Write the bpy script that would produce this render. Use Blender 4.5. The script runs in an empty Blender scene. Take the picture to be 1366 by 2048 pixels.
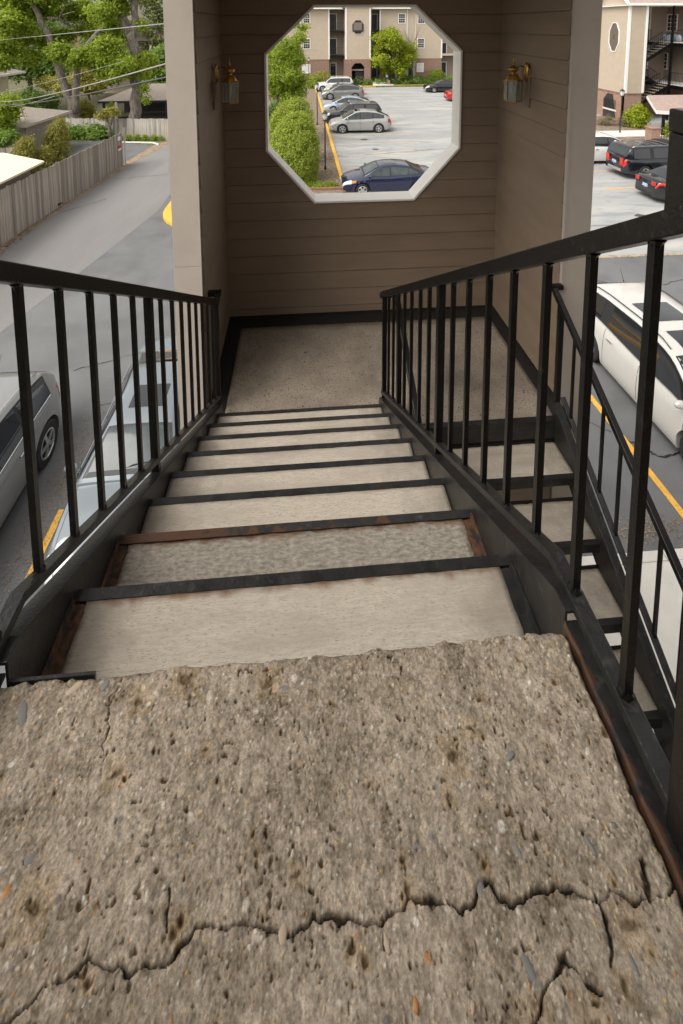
import bpy, bmesh, math, random
import numpy as np
from mathutils import Vector, Matrix
random.seed(7); rng = np.random.default_rng(7)
S = bpy.context.scene
COL = S.collection
R_ = math.radians
# ------------------------------------------------------------------ camera
CAM = np.array([0.0031, -0.8586, 1.3043]); FPX, PX, PY = 939.755, 660.95, 146.27
_pi, _ya, _ro = 0.1021, 0.0673, -0.0051
FW = np.array([math.sin(_ya)*math.cos(_pi), math.cos(_ya)*math.cos(_pi), -math.sin(_pi)])
_r = np.array([math.cos(_ya), -math.sin(_ya), 0.0]); _u = np.cross(_r, FW)
RT = _r*math.cos(_ro)+_u*math.sin(_ro); UP = _u*math.cos(_ro)-_r*math.sin(_ro)
cd = bpy.data.cameras.new('camera'); cam = bpy.data.objects.new('camera', cd); COL.objects.link(cam)
cam.matrix_world = Matrix(((RT[0], UP[0], -FW[0], CAM[0]), (RT[1], UP[1], -FW[1], CAM[1]), (RT[2], UP[2], -FW[2], CAM[2]), (0, 0, 0, 1)))
cd.sensor_fit = 'HORIZONTAL'; cd.sensor_width = 36; cd.lens = FPX/1366*36
cd.shift_x = (683-PX)/1366; cd.shift_y = -(1024-PY)/1366
cd.clip_start = 0.02; cd.clip_end = 3000
S.camera = cam
# ------------------------------------------------------------------ light
w = bpy.data.worlds.new('World'); S.world = w; w.use_nodes = True
nt = w.node_tree; bg = nt.nodes['Background']
sky = nt.nodes.new('ShaderNodeTexSky'); sky.sky_type = 'NISHITA'; sky.sun_disc = False
SUN_EL, SUN_AZ = R_(52), R_(238)          # azimuth clockwise from +Y
sky.sun_elevation = SUN_EL; sky.sun_rotation = SUN_AZ
sky.air_density = 1.0; sky.dust_density = 4.0; sky.ozone_density = 1.0
hs = nt.nodes.new('ShaderNodeHueSaturation'); hs.inputs['Saturation'].default_value = 0.10
nt.links.new(sky.outputs[0], hs.inputs['Color']); wm = nt.nodes.new('ShaderNodeMix'); wm.data_type = 'RGBA'; wm.blend_type = 'MULTIPLY'; wm.inputs[0].default_value = 1; wm.inputs[7].default_value = (1.0,.975,.93,1)
nt.links.new(hs.outputs[0], wm.inputs[6]); nt.links.new(wm.outputs[2], bg.inputs[0])
bg.inputs[1].default_value = 0.15
sd = bpy.data.lights.new('sun', 'SUN'); sun = bpy.data.objects.new('sun', sd); COL.objects.link(sun)
sd.energy = 1.0; sd.angle = R_(40); sd.color = (1.0, 0.95, 0.88)
_d = Vector((math.sin(SUN_AZ)*math.cos(SUN_EL), math.cos(SUN_AZ)*math.cos(SUN_EL), math.sin(SUN_EL)))
sun.rotation_euler = _d.to_track_quat('Z', 'Y').to_euler()
S.view_settings.view_transform = 'Standard'; S.view_settings.look = 'None'
S.view_settings.exposure = 0.92; S.view_settings.gamma = 1.0
S.render.engine = 'CYCLES'

# ------------------------------------------------------------------ helpers
def ray(x, y): return FW+RT*(x-PX)/FPX-UP*(y-PY)/FPX
def atY(x, y, Y):
    d = ray(x, y); return tuple(CAM+d*(Y-CAM[1])/d[1])
def atZ(x, y, Z):
    d = ray(x, y); return tuple(CAM+d*(Z-CAM[2])/d[2])

class MB:
    """collects faces; build() links them as one mesh object"""
    def __init__(s): s.v = []; s.f = []
    def add(s, vs, fs):
        o = len(s.v); s.v += [tuple(p) for p in vs]; s.f += [tuple(i+o for i in f) for f in fs]; return s
    def box(s, a, b):
        x0, y0, z0 = a; x1, y1, z1 = b
        return s.add([(x0,y0,z0),(x1,y0,z0),(x1,y1,z0),(x0,y1,z0),(x0,y0,z1),(x1,y0,z1),(x1,y1,z1),(x0,y1,z1)],
                     [(0,3,2,1),(4,5,6,7),(0,1,5,4),(1,2,6,5),(2,3,7,6),(3,0,4,7)])
    def bar(s, p, q, w, h=None, up=(0,0,1)):
        h = h or w; p = Vector(p); q = Vector(q); d = (q-p).normalized(); u = Vector(up)
        if abs(d.dot(u)) > .99: u = Vector((0,1,0))
        r = d.cross(u).normalized(); u = r.cross(d)
        c = [r*a*w/2+u*b*h/2 for a, b in ((-1,-1),(1,-1),(1,1),(-1,1))]
        return s.add([p+k for k in c]+[q+k for k in c], [(0,3,2,1),(4,5,6,7),(0,1,5,4),(1,2,6,5),(2,3,7,6),(3,0,4,7)])
    def tube(s, pts, rads, n=10, cap=True):
        pts = [Vector(p) for p in pts]
        if not hasattr(rads, '__len__'): rads = [rads]*len(pts)
        vs = []; fs = []; ref = Vector((0.31,0.77,0.55))
        for i, p in enumerate(pts):
            d = (pts[min(i+1, len(pts)-1)]-pts[max(i-1, 0)]).normalized()
            a = d.cross(ref).normalized(); b = d.cross(a)
            for k in range(n):
                t = 2*math.pi*k/n; vs.append(p+(a*math.cos(t)+b*math.sin(t))*rads[i])
        for i in range(len(pts)-1):
            for k in range(n):
                j = (k+1) % n; fs.append((i*n+k, i*n+j, (i+1)*n+j, (i+1)*n+k))
        if cap: fs += [tuple(range(n))[::-1], tuple((len(pts)-1)*n+k for k in range(n))]
        return s.add(vs, fs)
    def lathe(s, prof, c=(0,0,0), n=24, axis='z', cap=False):
        vs = []; fs = []
        for (r, h) in prof:
            for k in range(n):
                t = 2*math.pi*k/n; a, b = r*math.cos(t), r*math.sin(t)
                vs.append((c[0]+a, c[1]+b, c[2]+h) if axis == 'z' else (c[0]+a, c[1]+h, c[2]+b))
        for i in range(len(prof)-1):
            for k in range(n):
                j = (k+1) % n; fs.append((i*n+k, i*n+j, (i+1)*n+j, (i+1)*n+k))
        if cap: fs += [tuple(range(n))[::-1], tuple((len(prof)-1)*n+k for k in range(n))]
        return s.add(vs, fs)
    def prism(s, poly, p0, e1, e2, ext):
        """polygon (a,b) in plane p0+a*e1+b*e2 extruded by vector ext"""
        p0, e1, e2, ext = map(Vector, (p0, e1, e2, ext)); n = len(poly)
        A = [p0+e1*a+e2*b for a, b in poly]
        return s.add(A+[q+ext for q in A], [tuple(range(n))[::-1], tuple(range(n, 2*n))]+[(i, (i+1) % n, n+(i+1) % n, n+i) for i in range(n)])
    def build(s, name, m, parent=None, smooth=False, bev=0, label=None, kind=None, recalc=True):
        me = bpy.data.meshes.new(name); me.from_pydata([tuple(v) for v in s.v], [], s.f)
        if recalc and len(s.f) < 60000:
            b = bmesh.new(); b.from_mesh(me); bmesh.ops.recalc_face_normals(b, faces=b.faces); b.to_mesh(me); b.free()
        me.materials.append(m)
        if smooth: me.polygons.foreach_set('use_smooth', [True]*len(me.polygons))
        o = bpy.data.objects.new(name, me); COL.objects.link(o)
        if smooth == 'auto':
            md = o.modifiers.new('s', 'EDGE_SPLIT'); md.split_angle = R_(40)
        if bev:
            md = o.modifiers.new('b', 'BEVEL'); md.width = bev; md.segments = 2; md.limit_method = 'ANGLE'; md.angle_limit = R_(35)
        if parent is not None: o.parent = parent
        if label: o['label'] = label
        if kind: o['kind'] = kind
        return o

def np_mesh(name, verts, faces, m, parent=None, kind=None, smooth=False, cols=None):
    """fast quad/tri mesh from arrays"""
    me = bpy.data.meshes.new(name); k = faces.shape[1]
    me.vertices.add(len(verts)); me.vertices.foreach_set('co', verts.astype(np.float32).ravel())
    me.loops.add(faces.size); me.loops.foreach_set('vertex_index', faces.astype(np.int32).ravel())
    me.polygons.add(len(faces)); me.polygons.foreach_set('loop_start', np.arange(0, faces.size, k, dtype=np.int32))
    me.polygons.foreach_set('loop_total', np.full(len(faces), k, dtype=np.int32))
    me.update(calc_edges=True)
    if smooth: me.polygons.foreach_set('use_smooth', [True]*len(faces))
    if cols is not None:
        a = me.color_attributes.new('Col', 'FLOAT_COLOR', 'POINT')
        c = np.ones((len(verts), 4), dtype=np.float32); c[:, :cols.shape[1]] = cols; a.data.foreach_set('color', c.ravel())
    me.materials.append(m); o = bpy.data.objects.new(name, me); COL.objects.link(o)
    if parent is not None: o.parent = parent
    if kind: o['kind'] = kind
    return o

def thing(name, label, cat, loc=(0,0,0), rz=0, group=None):
    o = bpy.data.objects.new(name, None); COL.objects.link(o); o.empty_display_size = .1
    o.location = loc; o.rotation_euler = (0, 0, rz); o['label'] = label; o['category'] = cat
    if group: o['group'] = group
    return o
def tag(o, label, cat, group=None):
    o['label'] = label; o['category'] = cat
    if group: o['group'] = group
    return o
def inst(me_obj, name, parent, loc=(0,0,0), rot=(0,0,0), scale=(1,1,1)):
    o = bpy.data.objects.new(name, me_obj.data); COL.objects.link(o); o.parent = parent
    o.location = loc; o.rotation_euler = rot; o.scale = scale; return o
def kids(o): return [c for c in bpy.data.objects if c.parent == o]

# ------------------------------------------------------------------ materials
def mat(name, col, rough=.7, var=.15, scale=6, bump=0, bscale=None, metal=0, spec=.5, col2=None, detail=6, stretch=None, speck=None, coat=0, dist=.01):
    m = bpy.data.materials.new(name); m.use_nodes = True; n = m.node_tree.nodes; l = m.node_tree.links
    b = n['Principled BSDF']; b.inputs['Roughness'].default_value = rough; b.inputs['Metallic'].default_value = metal
    b.inputs['Specular IOR Level'].default_value = spec; b.inputs['Coat Weight'].default_value = coat
    tc = n.new('ShaderNodeTexCoord'); mp = n.new('ShaderNodeMapping'); l.new(tc.outputs['Object'], mp.inputs[0])
    if stretch: mp.inputs['Scale'].default_value = stretch
    nz = n.new('ShaderNodeTexNoise'); nz.inputs['Scale'].default_value = scale; nz.inputs['Detail'].default_value = detail; nz.inputs['Roughness'].default_value = .62
    l.new(mp.outputs[0], nz.inputs['Vector'])
    cr = n.new('ShaderNodeValToRGB'); c2 = col2 or col
    cr.color_ramp.elements[0].position = .3; cr.color_ramp.elements[1].position = .7
    cr.color_ramp.elements[0].color = tuple(c*(1-var) for c in col)+(1,); cr.color_ramp.elements[1].color = tuple(min(1, c*(1+var)) for c in c2)+(1,)
    l.new(nz.outputs['Fac'], cr.inputs[0]); out = cr.outputs[0]
    if speck:
        for (sc, c, lo, hi) in speck:
            n2 = n.new('ShaderNodeTexNoise'); n2.inputs['Scale'].default_value = sc; n2.inputs['Detail'].default_value = 2
            l.new(mp.outputs[0], n2.inputs['Vector'])
            r2 = n.new('ShaderNodeValToRGB'); r2.color_ramp.elements[0].position = lo; r2.color_ramp.elements[1].position = hi
            l.new(n2.outputs['Fac'], r2.inputs[0])
            mx = n.new('ShaderNodeMix'); mx.data_type = 'RGBA'; l.new(r2.outputs[0], mx.inputs[0]); l.new(out, mx.inputs[6]); mx.inputs[7].default_value = tuple(c)+(1,)
            out = mx.outputs[2]
    l.new(out, b.inputs['Base Color'])
    if bump:
        bn = n.new('ShaderNodeTexNoise'); bn.inputs['Scale'].default_value = bscale or scale*6; bn.inputs['Detail'].default_value = 4
        l.new(mp.outputs[0], bn.inputs['Vector'])
        bp = n.new('ShaderNodeBump'); bp.inputs['Strength'].default_value = bump; bp.inputs['Distance'].default_value = dist
        l.new(bn.outputs['Fac'], bp.inputs['Height']); l.new(bp.outputs[0], b.inputs['Normal'])
    m['out'] = 0
    return m
def mix_over(m, fac_out, col):
    n = m.node_tree.nodes; l = m.node_tree.links; b = n['Principled BSDF']
    src = b.inputs['Base Color'].links[0].from_socket
    mx = n.new('ShaderNodeMix'); mx.data_type = 'RGBA'; l.new(fac_out, mx.inputs[0]); l.new(src, mx.inputs[6]); mx.inputs[7].default_value = tuple(col)+(1,)
    l.new(mx.outputs[2], b.inputs['Base Color']); return m
def leafmat(name, c1, c2, trans=.35):
    m = bpy.data.materials.new(name); m.use_nodes = True; n = m.node_tree.nodes; l = m.node_tree.links
    b = n['Principled BSDF']; b.inputs['Roughness'].default_value = .55
    at = n.new('ShaderNodeVertexColor'); at.layer_name = 'Col'
    sp = n.new('ShaderNodeSeparateColor'); l.new(at.outputs[0], sp.inputs[0])
    mx = n.new('ShaderNodeMix'); mx.data_type = 'RGBA'; l.new(sp.outputs[0], mx.inputs[0]); mx.inputs[6].default_value = c1+(1,); mx.inputs[7].default_value = c2+(1,)
    l.new(mx.outputs[2], b.inputs['Base Color'])
    tr = n.new('ShaderNodeBsdfTranslucent'); l.new(mx.outputs[2], tr.inputs[0])
    ms = n.new('ShaderNodeMixShader'); ms.inputs[0].default_value = trans; l.new(b.outputs[0], ms.inputs[1]); l.new(tr.outputs[0], ms.inputs[2])
    l.new(ms.outputs[0], n['Material Output'].inputs[0]); return m
def brickmat(name, c1, c2, mortar, plane='xz'):
    m = bpy.data.materials.new(name); m.use_nodes = True; n = m.node_tree.nodes; l = m.node_tree.links
    b = n['Principled BSDF']; b.inputs['Roughness'].default_value = .85
    tc = n.new('ShaderNodeTexCoord'); sx = n.new('ShaderNodeSeparateXYZ'); cx = n.new('ShaderNodeCombineXYZ'); ad = n.new('ShaderNodeMath')
    l.new(tc.outputs['Object'], sx.inputs[0]); l.new(sx.outputs[0], ad.inputs[0]); l.new(sx.outputs[1], ad.inputs[1])
    l.new(ad.outputs[0], cx.inputs[0]); l.new(sx.outputs[2], cx.inputs[1])
    br = n.new('ShaderNodeTexBrick'); l.new(cx.outputs[0], br.inputs['Vector']); br.inputs['Scale'].default_value = 1
    br.inputs['Brick Width'].default_value = .215; br.inputs['Row Height'].default_value = .075; br.inputs['Mortar Size'].default_value = .006
    br.inputs['Color1'].default_value = c1+(1,); br.inputs['Color2'].default_value = c2+(1,); br.inputs['Mortar'].default_value = mortar+(1,)
    l.new(br.outputs[0], b.inputs['Base Color'])
    bp = n.new('ShaderNodeBump'); bp.inputs['Strength'].default_value = .5; bp.inputs['Distance'].default_value = .01; bp.invert = True
    l.new(br.outputs['Fac'], bp.inputs['Height']); l.new(bp.outputs[0], b.inputs['Normal']); return m

M = {}
M['steel'] = mat('black_painted_steel', (.0045,.0042,.004), .33, .35, 30, .45, 150, spec=.34, dist=.0016, speck=[(60, (.022,.020,.018), .62, .78), (14, (.035,.018,.009), .72, .80)])
M['steel2'] = mat('black_painted_steel_worn', (.017,.0163,.0155), .38, .5, 18, .9, 120, spec=.42, dist=.002, speck=[(45, (.05,.048,.045), .6, .82), (9, (.03,.017,.009), .66, .78)])
M['rust'] = mat('rusted_steel', (.026,.013,.007), .8, .7, 38, .9, 90, col2=(.075,.030,.011), dist=.003, speck=[(30, (.012,.01,.009), .52, .62)])
M['border'] = mat('black_tar_coating', (.014,.013,.012), .5, .5, 60, 1, 160, dist=.004)
M['tread'] = mat('broomed_concrete', (.44,.385,.315), .92, .14, 38, 1, 40, stretch=(.8,4.5,1), dist=.0025, speck=[(120, (.22,.185,.15), .58, .72), (3, (.33,.28,.225), .42, .78), (40, (.12,.10,.08), .74, .8)])
M['tread_rough'] = mat('weathered_rough_concrete', (.255,.225,.185), .95, .45, 45, 1, 45, stretch=(1,2.2,1), dist=.006, speck=[(180, (.07,.06,.05), .62, .72)])
M['landing'] = mat('landing_concrete', (.215,.178,.138), .92, .42, 2.2, .8, 130, dist=.002, speck=[(60, (.14,.11,.08), .55, .75), (95, (.04,.032,.026), .61, .68), (150, (.34,.30,.24), .66, .76), (30, (.055,.045,.036), .71, .74)])
M['siding'] = mat('brown_fibre_cement_siding', (.215,.158,.110), .62, .11, 1.6, .25, 60, stretch=(1,1,5), dist=.002, speck=[(55, (.36,.31,.26), .80, .84)])
M['trim'] = mat('taupe_trim_board', (.43,.375,.325), .6, .05, 5, .1, 50, dist=.001)
M['trimwhite'] = mat('off_white_trim', (.84,.81,.76), .55, .05, 8, .1, 60, dist=.001)
M['sidingfar'] = mat('beige_siding', (.44,.365,.28), .65, .05, 2)
M['sidingfar2'] = mat('taupe_siding', (.28,.225,.175), .65, .05, 2)
M['white'] = mat('white_paint', (.78,.76,.72), .5, .04, 5)
M['cream'] = mat('cream_roof_membrane', (.72,.62,.46), .6, .05, 1.5)
M['brickR'] = brickmat('red_brown_brick', (.20,.105,.075), (.27,.15,.11), (.33,.27,.22))
M['brickL'] = brickmat('tan_brown_brick', (.24,.135,.095), (.33,.20,.145), (.38,.30,.24))
M['door'] = mat('dark_navy_door', (.018,.02,.03), .4, .1, 5)
M['glass'] = mat('dark_window_glass', (.03,.035,.04), .05, .3, 1.2, spec=.8)
M['blind'] = mat('window_blinds', (.62,.64,.62), .6, .15, 2, stretch=(1,1,30))
M['dark'] = mat('painted_recess_shade', (.03,.026,.022), .9, .2, 3)  # near-black colour stands for the shade inside openings
M['asphalt'] = mat('dark_asphalt', (.135,.135,.137), .88, .16, .5, .6, 70, dist=.004, speck=[(55, (.16,.155,.145), .64, .78), (.9, (.11,.11,.112), .5, .7)])
M['alley'] = mat('worn_grey_asphalt', (.20,.192,.188), .9, .12, .35, .4, 60, stretch=(1,.25,1), dist=.003, speck=[(.8, (.17,.165,.16), .5, .7), (70, (.26,.25,.24), .6, .75)])
M['lot'] = mat('pale_parking_concrete', (.29,.293,.29), .88, .13, .6, .3, 40, stretch=(.3,1,1), col2=(.32,.32,.312), speck=[(1.6, (.24,.25,.255), .52, .72), (.9, (.40,.385,.355), .55, .72), (6, (.22,.22,.22), .6, .75)])
M['walk'] = mat('light_sidewalk_concrete', (.60,.57,.52), .9, .07, 3, .3, 80, speck=[(60, (.36,.33,.3), .7, .8)])
M['yellow'] = mat('yellow_kerb_paint', (.72,.40,.055), .7, .12, 5, speck=[(22, (.42,.33,.17), .6, .72)])
M['line'] = mat('yellow_line_paint', (.70,.38,.06), .75, .15, 8, speck=[(30, (.25,.2,.14), .62, .7)])
M['faintline'] = mat('faded_yellow_line', (.52,.38,.22), .85, .12, 3, speck=[(4, (.38,.365,.34), .48, .66)])
M['mulch'] = mat('brown_mulch', (.17,.12,.085), .95, .45, 5, 1, 30, dist=.05, col2=(.23,.175,.13))
M['dirt'] = mat('dry_dirt_and_litter', (.27,.20,.14), .95, .4, 4, 1, 25, dist=.03, speck=[(40, (.12,.08,.05), .58, .66)])
M['lawn'] = mat('mown_grass', (.085,.125,.03), .95, .4, 3, 1, 60, col2=(.16,.17,.06), dist=.04)
M['earth'] = mat('earth', (.09,.085,.045), .95, .4, .2, 0)
M['fence'] = mat('grey_weathered_boards', (.235,.20,.17), .9, .3, 3, .5, 40, stretch=(8,8,.5), col2=(.33,.29,.25), dist=.004)
M['fence2'] = mat('silver_weathered_boards', (.31,.285,.25), .9, .35, 3, .5, 40, stretch=(8,8,.5), col2=(.42,.39,.35), dist=.004)
M['shingle'] = mat('taupe_shingles', (.27,.23,.20), .92, .2, 6, .8, 14, stretch=(1,5,5), dist=.02, col2=(.33,.28,.24))
M['shinglered'] = mat('pinkish_shingles', (.33,.25,.22), .92, .2, 5, .6, 14, dist=.02)
M['bark'] = mat('grey_brown_bark', (.16,.13,.11), .95, .45, 3, 1, 12, stretch=(4,4,.6), col2=(.26,.225,.195), dist=.06)
M['blackwood'] = mat('black_painted_wood', (.02,.02,.022), .6, .2, 4)
M['brass'] = mat('aged_brass', (.42,.25,.06), .33, .35, 14, .2, 60, metal=.85, dist=.001, speck=[(25, (.16,.10,.035), .55, .75)])
M['brassdark'] = mat('tarnished_brass', (.16,.095,.03), .45, .4, 18, metal=.7)
M['rubber'] = mat('tyre_rubber', (.018,.018,.018), .75, .2, 10)
M['rim'] = mat('alloy_rim', (.62,.62,.63), .28, .05, 4, metal=.8)
M['rimdark'] = mat('dark_alloy', (.10,.10,.11), .35, .1, 4, metal=.7)
M['carglass'] = mat('tinted_car_glass', (.012,.014,.016), .03, .2, 1, spec=.9, coat=.5)
M['windshield'] = mat('light_car_glass', (.045,.058,.060), .08, .5, 2.2, spec=.5)
M['plastic'] = mat('black_car_plastic', (.018,.018,.02), .5, .1, 6)
M['chrome'] = mat('chrome_trim', (.7,.7,.72), .15, .03, 5, metal=1)
M['tail'] = mat('red_tail_lens', (.45,.02,.015), .15, .2, 20, coat=.5)
M['lens'] = mat('clear_headlight_lens', (.55,.56,.56), .12, .15, 20, coat=.8)
M['amber'] = mat('amber_lens', (.65,.22,.03), .2, .1, 20)
M['wire'] = mat('pale_cable', (.30,.29,.28), .6, .05, 2)
M['wiredark'] = mat('dark_cable', (.06,.06,.065), .6, .05, 2)
M['plate'] = mat('licence_plate', (.55,.6,.7), .4, .2, 30, speck=[(40, (.05,.08,.25), .5, .56)])
M['sign'] = mat('white_sign', (.75,.75,.73), .5, .03, 5)
M['red'] = mat('red_sign_paint', (.45,.03,.03), .5, .05, 5)
M['stonegrey'] = mat('grey_pebble', (.17,.165,.16), .6, .25, 60, .3, 200, dist=.001)
M['stonetan'] = mat('tan_pebble', (.42,.33,.24), .6, .2, 60, .3, 200, dist=.001)
M['stoneorange'] = mat('orange_pebble', (.42,.19,.06), .6, .2, 60)
M['terracotta'] = mat('terracotta', (.45,.15,.06), .8, .1, 5)
# frosted lantern glass
g = bpy.data.materials.new('lantern_glass'); g.use_nodes = True; b = g.node_tree.nodes['Principled BSDF']
b.inputs['Base Color'].default_value = (.62,.68,.66,1); b.inputs['Transmission Weight'].default_value = .75; b.inputs['Roughness'].default_value = .22; b.inputs['IOR'].default_value = 1.25
M['lglass'] = g
L1 = leafmat('spring_leaves', (.18,.27,.02), (.43,.52,.06), .6)
L2 = leafmat('shrub_leaves', (.14,.21,.018), (.42,.49,.07), .5)
L3 = leafmat('olive_yellow_leaves', (.22,.22,.03), (.46,.42,.09), .45)
L4 = leafmat('deep_green_leaves', (.08,.15,.025), (.25,.37,.065), .5)
L5 = leafmat('lime_leaves', (.20,.27,.012), (.42,.48,.025), .45)
L6 = leafmat('pale_green_leaves', (.16,.19,.06), (.30,.32,.13))
L7 = leafmat('dry_brown_twigs', (.14,.09,.06), (.27,.19,.13), .1)
def paint(name, c, metal=.0, rough=.25):
    m = mat(name, c, rough, .03, 3, metal=metal, coat=1, spec=.5); m.node_tree.nodes['Principled BSDF'].inputs['Coat Roughness'].default_value = .05; return m
# ------------------------------------------------------------------ dimensions
T = 0.279; RS = 0.1765; ZL = -9*RS; G = -6.9
XL, XR = -0.5946, 0.566             # inner faces of the stringers
WXL, WXR, YB = -0.725, 1.9785, 3.607   # enclosure walls
# ------------------------------------------------------------------ ground
def sheet(name, poly, z, m, kind='structure'):
    mb = MB(); mb.add([(x, y, z) for x, y in poly], [tuple(range(len(poly)))]); return mb.build(name, m, kind=kind, recalc=False)
sheet('ground', [(-900,-300),(900,-300),(900,1500),(-900,1500)], G-.05, M['earth'])
sheet('asphalt_lane', [(-60,-4),(60,-4),(60,14.35),(2.3,14.35),(2.3,24),(-12,24),(-60,24)], G, M['asphalt'])
sheet('alley', [(-11.6,-3),(-8.9,-3),(-8.5,8),(-8.12,11.6),(-7.2,15.5),(-6.35,19.8),(-6.35,60),(-9.3,60),(-9.25,32),(-10.2,28.2),(-11.05,22),(-11.5,16)], G+.004, M['alley'])
sheet('driveway', [(-22,27.5),(-10.3,27.5),(-9.2,32),(-13,33.5),(-22,34.4)], G+.002, M['asphalt'])
sheet('parking_lot', [(2.3,14.35),(60,14.35),(60,60),(8.5,60),(7.5,60.2),(2.3,60.2)], G+.006, M['lot'])
sheet('dirt_verge', [(-11.9,10),(-11.3,10),(-10.75,20),(-10.3,25),(-9.9,28),(-9.05,32.4),(-9.4,34),(-10,32),(-10.5,28),(-11.3,20)], G+.010, M['dirt'])
sheet('planting_bed', [(-4.0,18.0),(2.1,18.0),(2.1,60),(-5.8,60),(-5.8,20),(-5.2,18.6)], G+.09, M['mulch'])
sheet('lawn_strip', [(-13,33.3),(-10.4,31.6),(-9.6,32.6),(-10.4,33.7)], G+.012, M['lawn'])
mb = MB(); mb.box((2.5,-4,G-.02),(60,5.1,G+.12)); mb.build('sidewalk', M['walk'], kind='structure', bev=.01)
mb = MB()
for i in range(20): mb.box((2.5+i*3,5.104,G-.02),(2.5+i*3+2.99,5.25,G+.125))
mb.build('sidewalk_kerb', M['walk'], kind='structure', bev=.015)
# kerb: left edge of the lot, round the island, far edge
def kerb(name, pts, w, h, m, label=None):
    mb = MB(); P = [Vector((x, y, 0)) for x, y in pts]; L = []
    for i, p in enumerate(P):
        d = (P[min(i+1, len(P)-1)]-P[max(i-1, 0)]).normalized(); n = Vector((-d.y, d.x, 0)); L.append((p, n))
    vs = []
    for p, n in L:
        for a, z in ((0,-.03),(0,h),(w,h),(w,-.03)): vs.append((p.x+n.x*a, p.y+n.y*a, G+z))
    fs = []
    for i in range(len(L)-1):
        for k in range(3): fs.append((i*4+k, i*4+k+1, i*4+k+5, i*4+k+4))
    fs += [(0,1,2,3), tuple(len(vs)-4+k for k in (3,2,1,0))]
    return mb.add(vs, fs).build(name, m, kind='structure', bev=.012)
kerb('lot_kerb', [(2.3,21.5),(2.3,30),(2.3,40),(2.3,50),(2.2,58),(2.2,60)], .2, .14, M['yellow'])
arc = [(-1.5-0*1,17.7)]+[(-4.05+1.95*math.cos(R_(a)), 19.65+1.95*math.sin(R_(a))) for a in range(270,170,-10)]+[(-6.0,21.4)]
kerb('island_kerb', arc[::-1], .42, .14, M['yellow'])
fk = [(7.7,59.2),(9.5,60.2),(12,61.0),(14,61.0),(30,60.2),(34,60)]
kerb('far_kerb', fk, .3, .15, M['yellow'])
mb = MB()
for i in range(24): mb.box((10.2+i*2,14.2,G-.02),(12.17+i*2,14.35,G+.03))
mb.build('gutter_edge', mat('stained_kerb_edge', (.33,.28,.22), .9, .3, 6, speck=[(12,(.2,.12,.07),.5,.65)]), kind='structure')
# painted lines
def line(name, x0, x1, y0, y1, m): 
    mb = MB(); mb.add([(x0,y0,G+.012),(x1,y0,G+.012),(x1,y1,G+.012),(x0,y1,G+.012)], [(0,1,2,3)]); o = mb.build(name, m, recalc=False); o['kind'] = 'structure'; return o
line('parking_line', -4.17, -4.06, 4.6, 6.65, M['line']); line('parking_line', 6.28, 6.40, 5.26, 8.9, M['line'])
for y in (25.35, 28.05, 30.8, 33.35, 36.15, 38.9, 41.6, 44.3, 47, 49.7, 52.4): line('parking_line', 2.6, 8.4, y-.06, y+.06, M['faintline'])
for y in (20.9, 23.6, 26.3): line('parking_line', 15.2, 21, y-.05, y+.05, M['line'])
# gritty debris by the left line, tar crack
def ribbon(name, pts, w, m, z, jit=0):
    mb = MB(); vs = []
    for i, (x, y) in enumerate(pts):
        ww = w*(.5+random.random()); a = pts[min(i+1, len(pts)-1)]; c = pts[max(i-1, 0)]
        d = Vector((a[0]-c[0], a[1]-c[1], 0)).normalized(); n = Vector((-d.y, d.x, 0))
        vs += [(x+n.x*ww/2, y+n.y*ww/2, z), (x-n.x*ww/2, y-n.y*ww/2, z)]
    mb.add(vs, [(2*i, 2*i+1, 2*i+3, 2*i+2) for i in range(len(pts)-1)]); return mb.build(name, m, kind='structure', recalc=False)
def jag(a, b, n, j): return [(a[0]+(b[0]-a[0])*t/n+random.uniform(-j, j), a[1]+(b[1]-a[1])*t/n+random.uniform(-j, j)) for t in range(n+1)]
tar = mat('tar_crack', (.012,.012,.012), .5, .1, 5)
ribbon('tar_crack', jag((6.28,7.4),(6.75,6.85),14,.035)+jag((6.8,6.85),(7.4,6.9),12,.035), .03, tar, G+.011)
ribbon('tar_crack', jag((5.5,8.0),(6.2,7.45),10,.03), .012, tar, G+.011)
ribbon('tar_crack', jag((-4.6,8.9),(-3.3,9.0),16,.03), .012, tar, G+.011)
ribbon('tar_crack', jag((8.5,14.1),(11.5,10.5),20,.05), .03, mat('sealed_crack', (.06,.06,.06), .8, .1, 5), G+.011)
for a_, b_, w_ in (((-5.5,10),(-1.5,11.5),.012),((9,12),(13,12.8),.02),((6,10.8),(9,11.6),.015),((-10.6,20),(-9.2,21.5),.03),((-10,24.5),(-7.4,25),.03),((10,17),(16,16.4),.03),((4,28),(12,29.5),.04)):
    ribbon('tar_crack', jag(a_, b_, 26, .05), w_, mat('hairline_crack', (.05,.05,.05), .8, .2, 5) if w_ > .015 else tar, G+.014)
oil = mat('oil_stain', (.06,.058,.055), .6, .3, 6)
for (x_, y_, r_) in ((-2.9,10.6,.22),(9.5,12.6,.25),(5.0,29.3,.3),(5.4,26.8,.22),(4.6,32,.35),(6.2,24.2,.2),(14.5,17.6,.3),(13.2,19.8,.2)):
    mb = MB(); mb.add([(x_+r_*random.uniform(.5,1.1)*math.cos(k*.35), y_+r_*random.uniform(.4,.8)*math.sin(k*.35), G+.013) for k in range(18)], [tuple(range(18))]); mb.build('oil_stain', oil, kind='structure', recalc=False)
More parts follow.
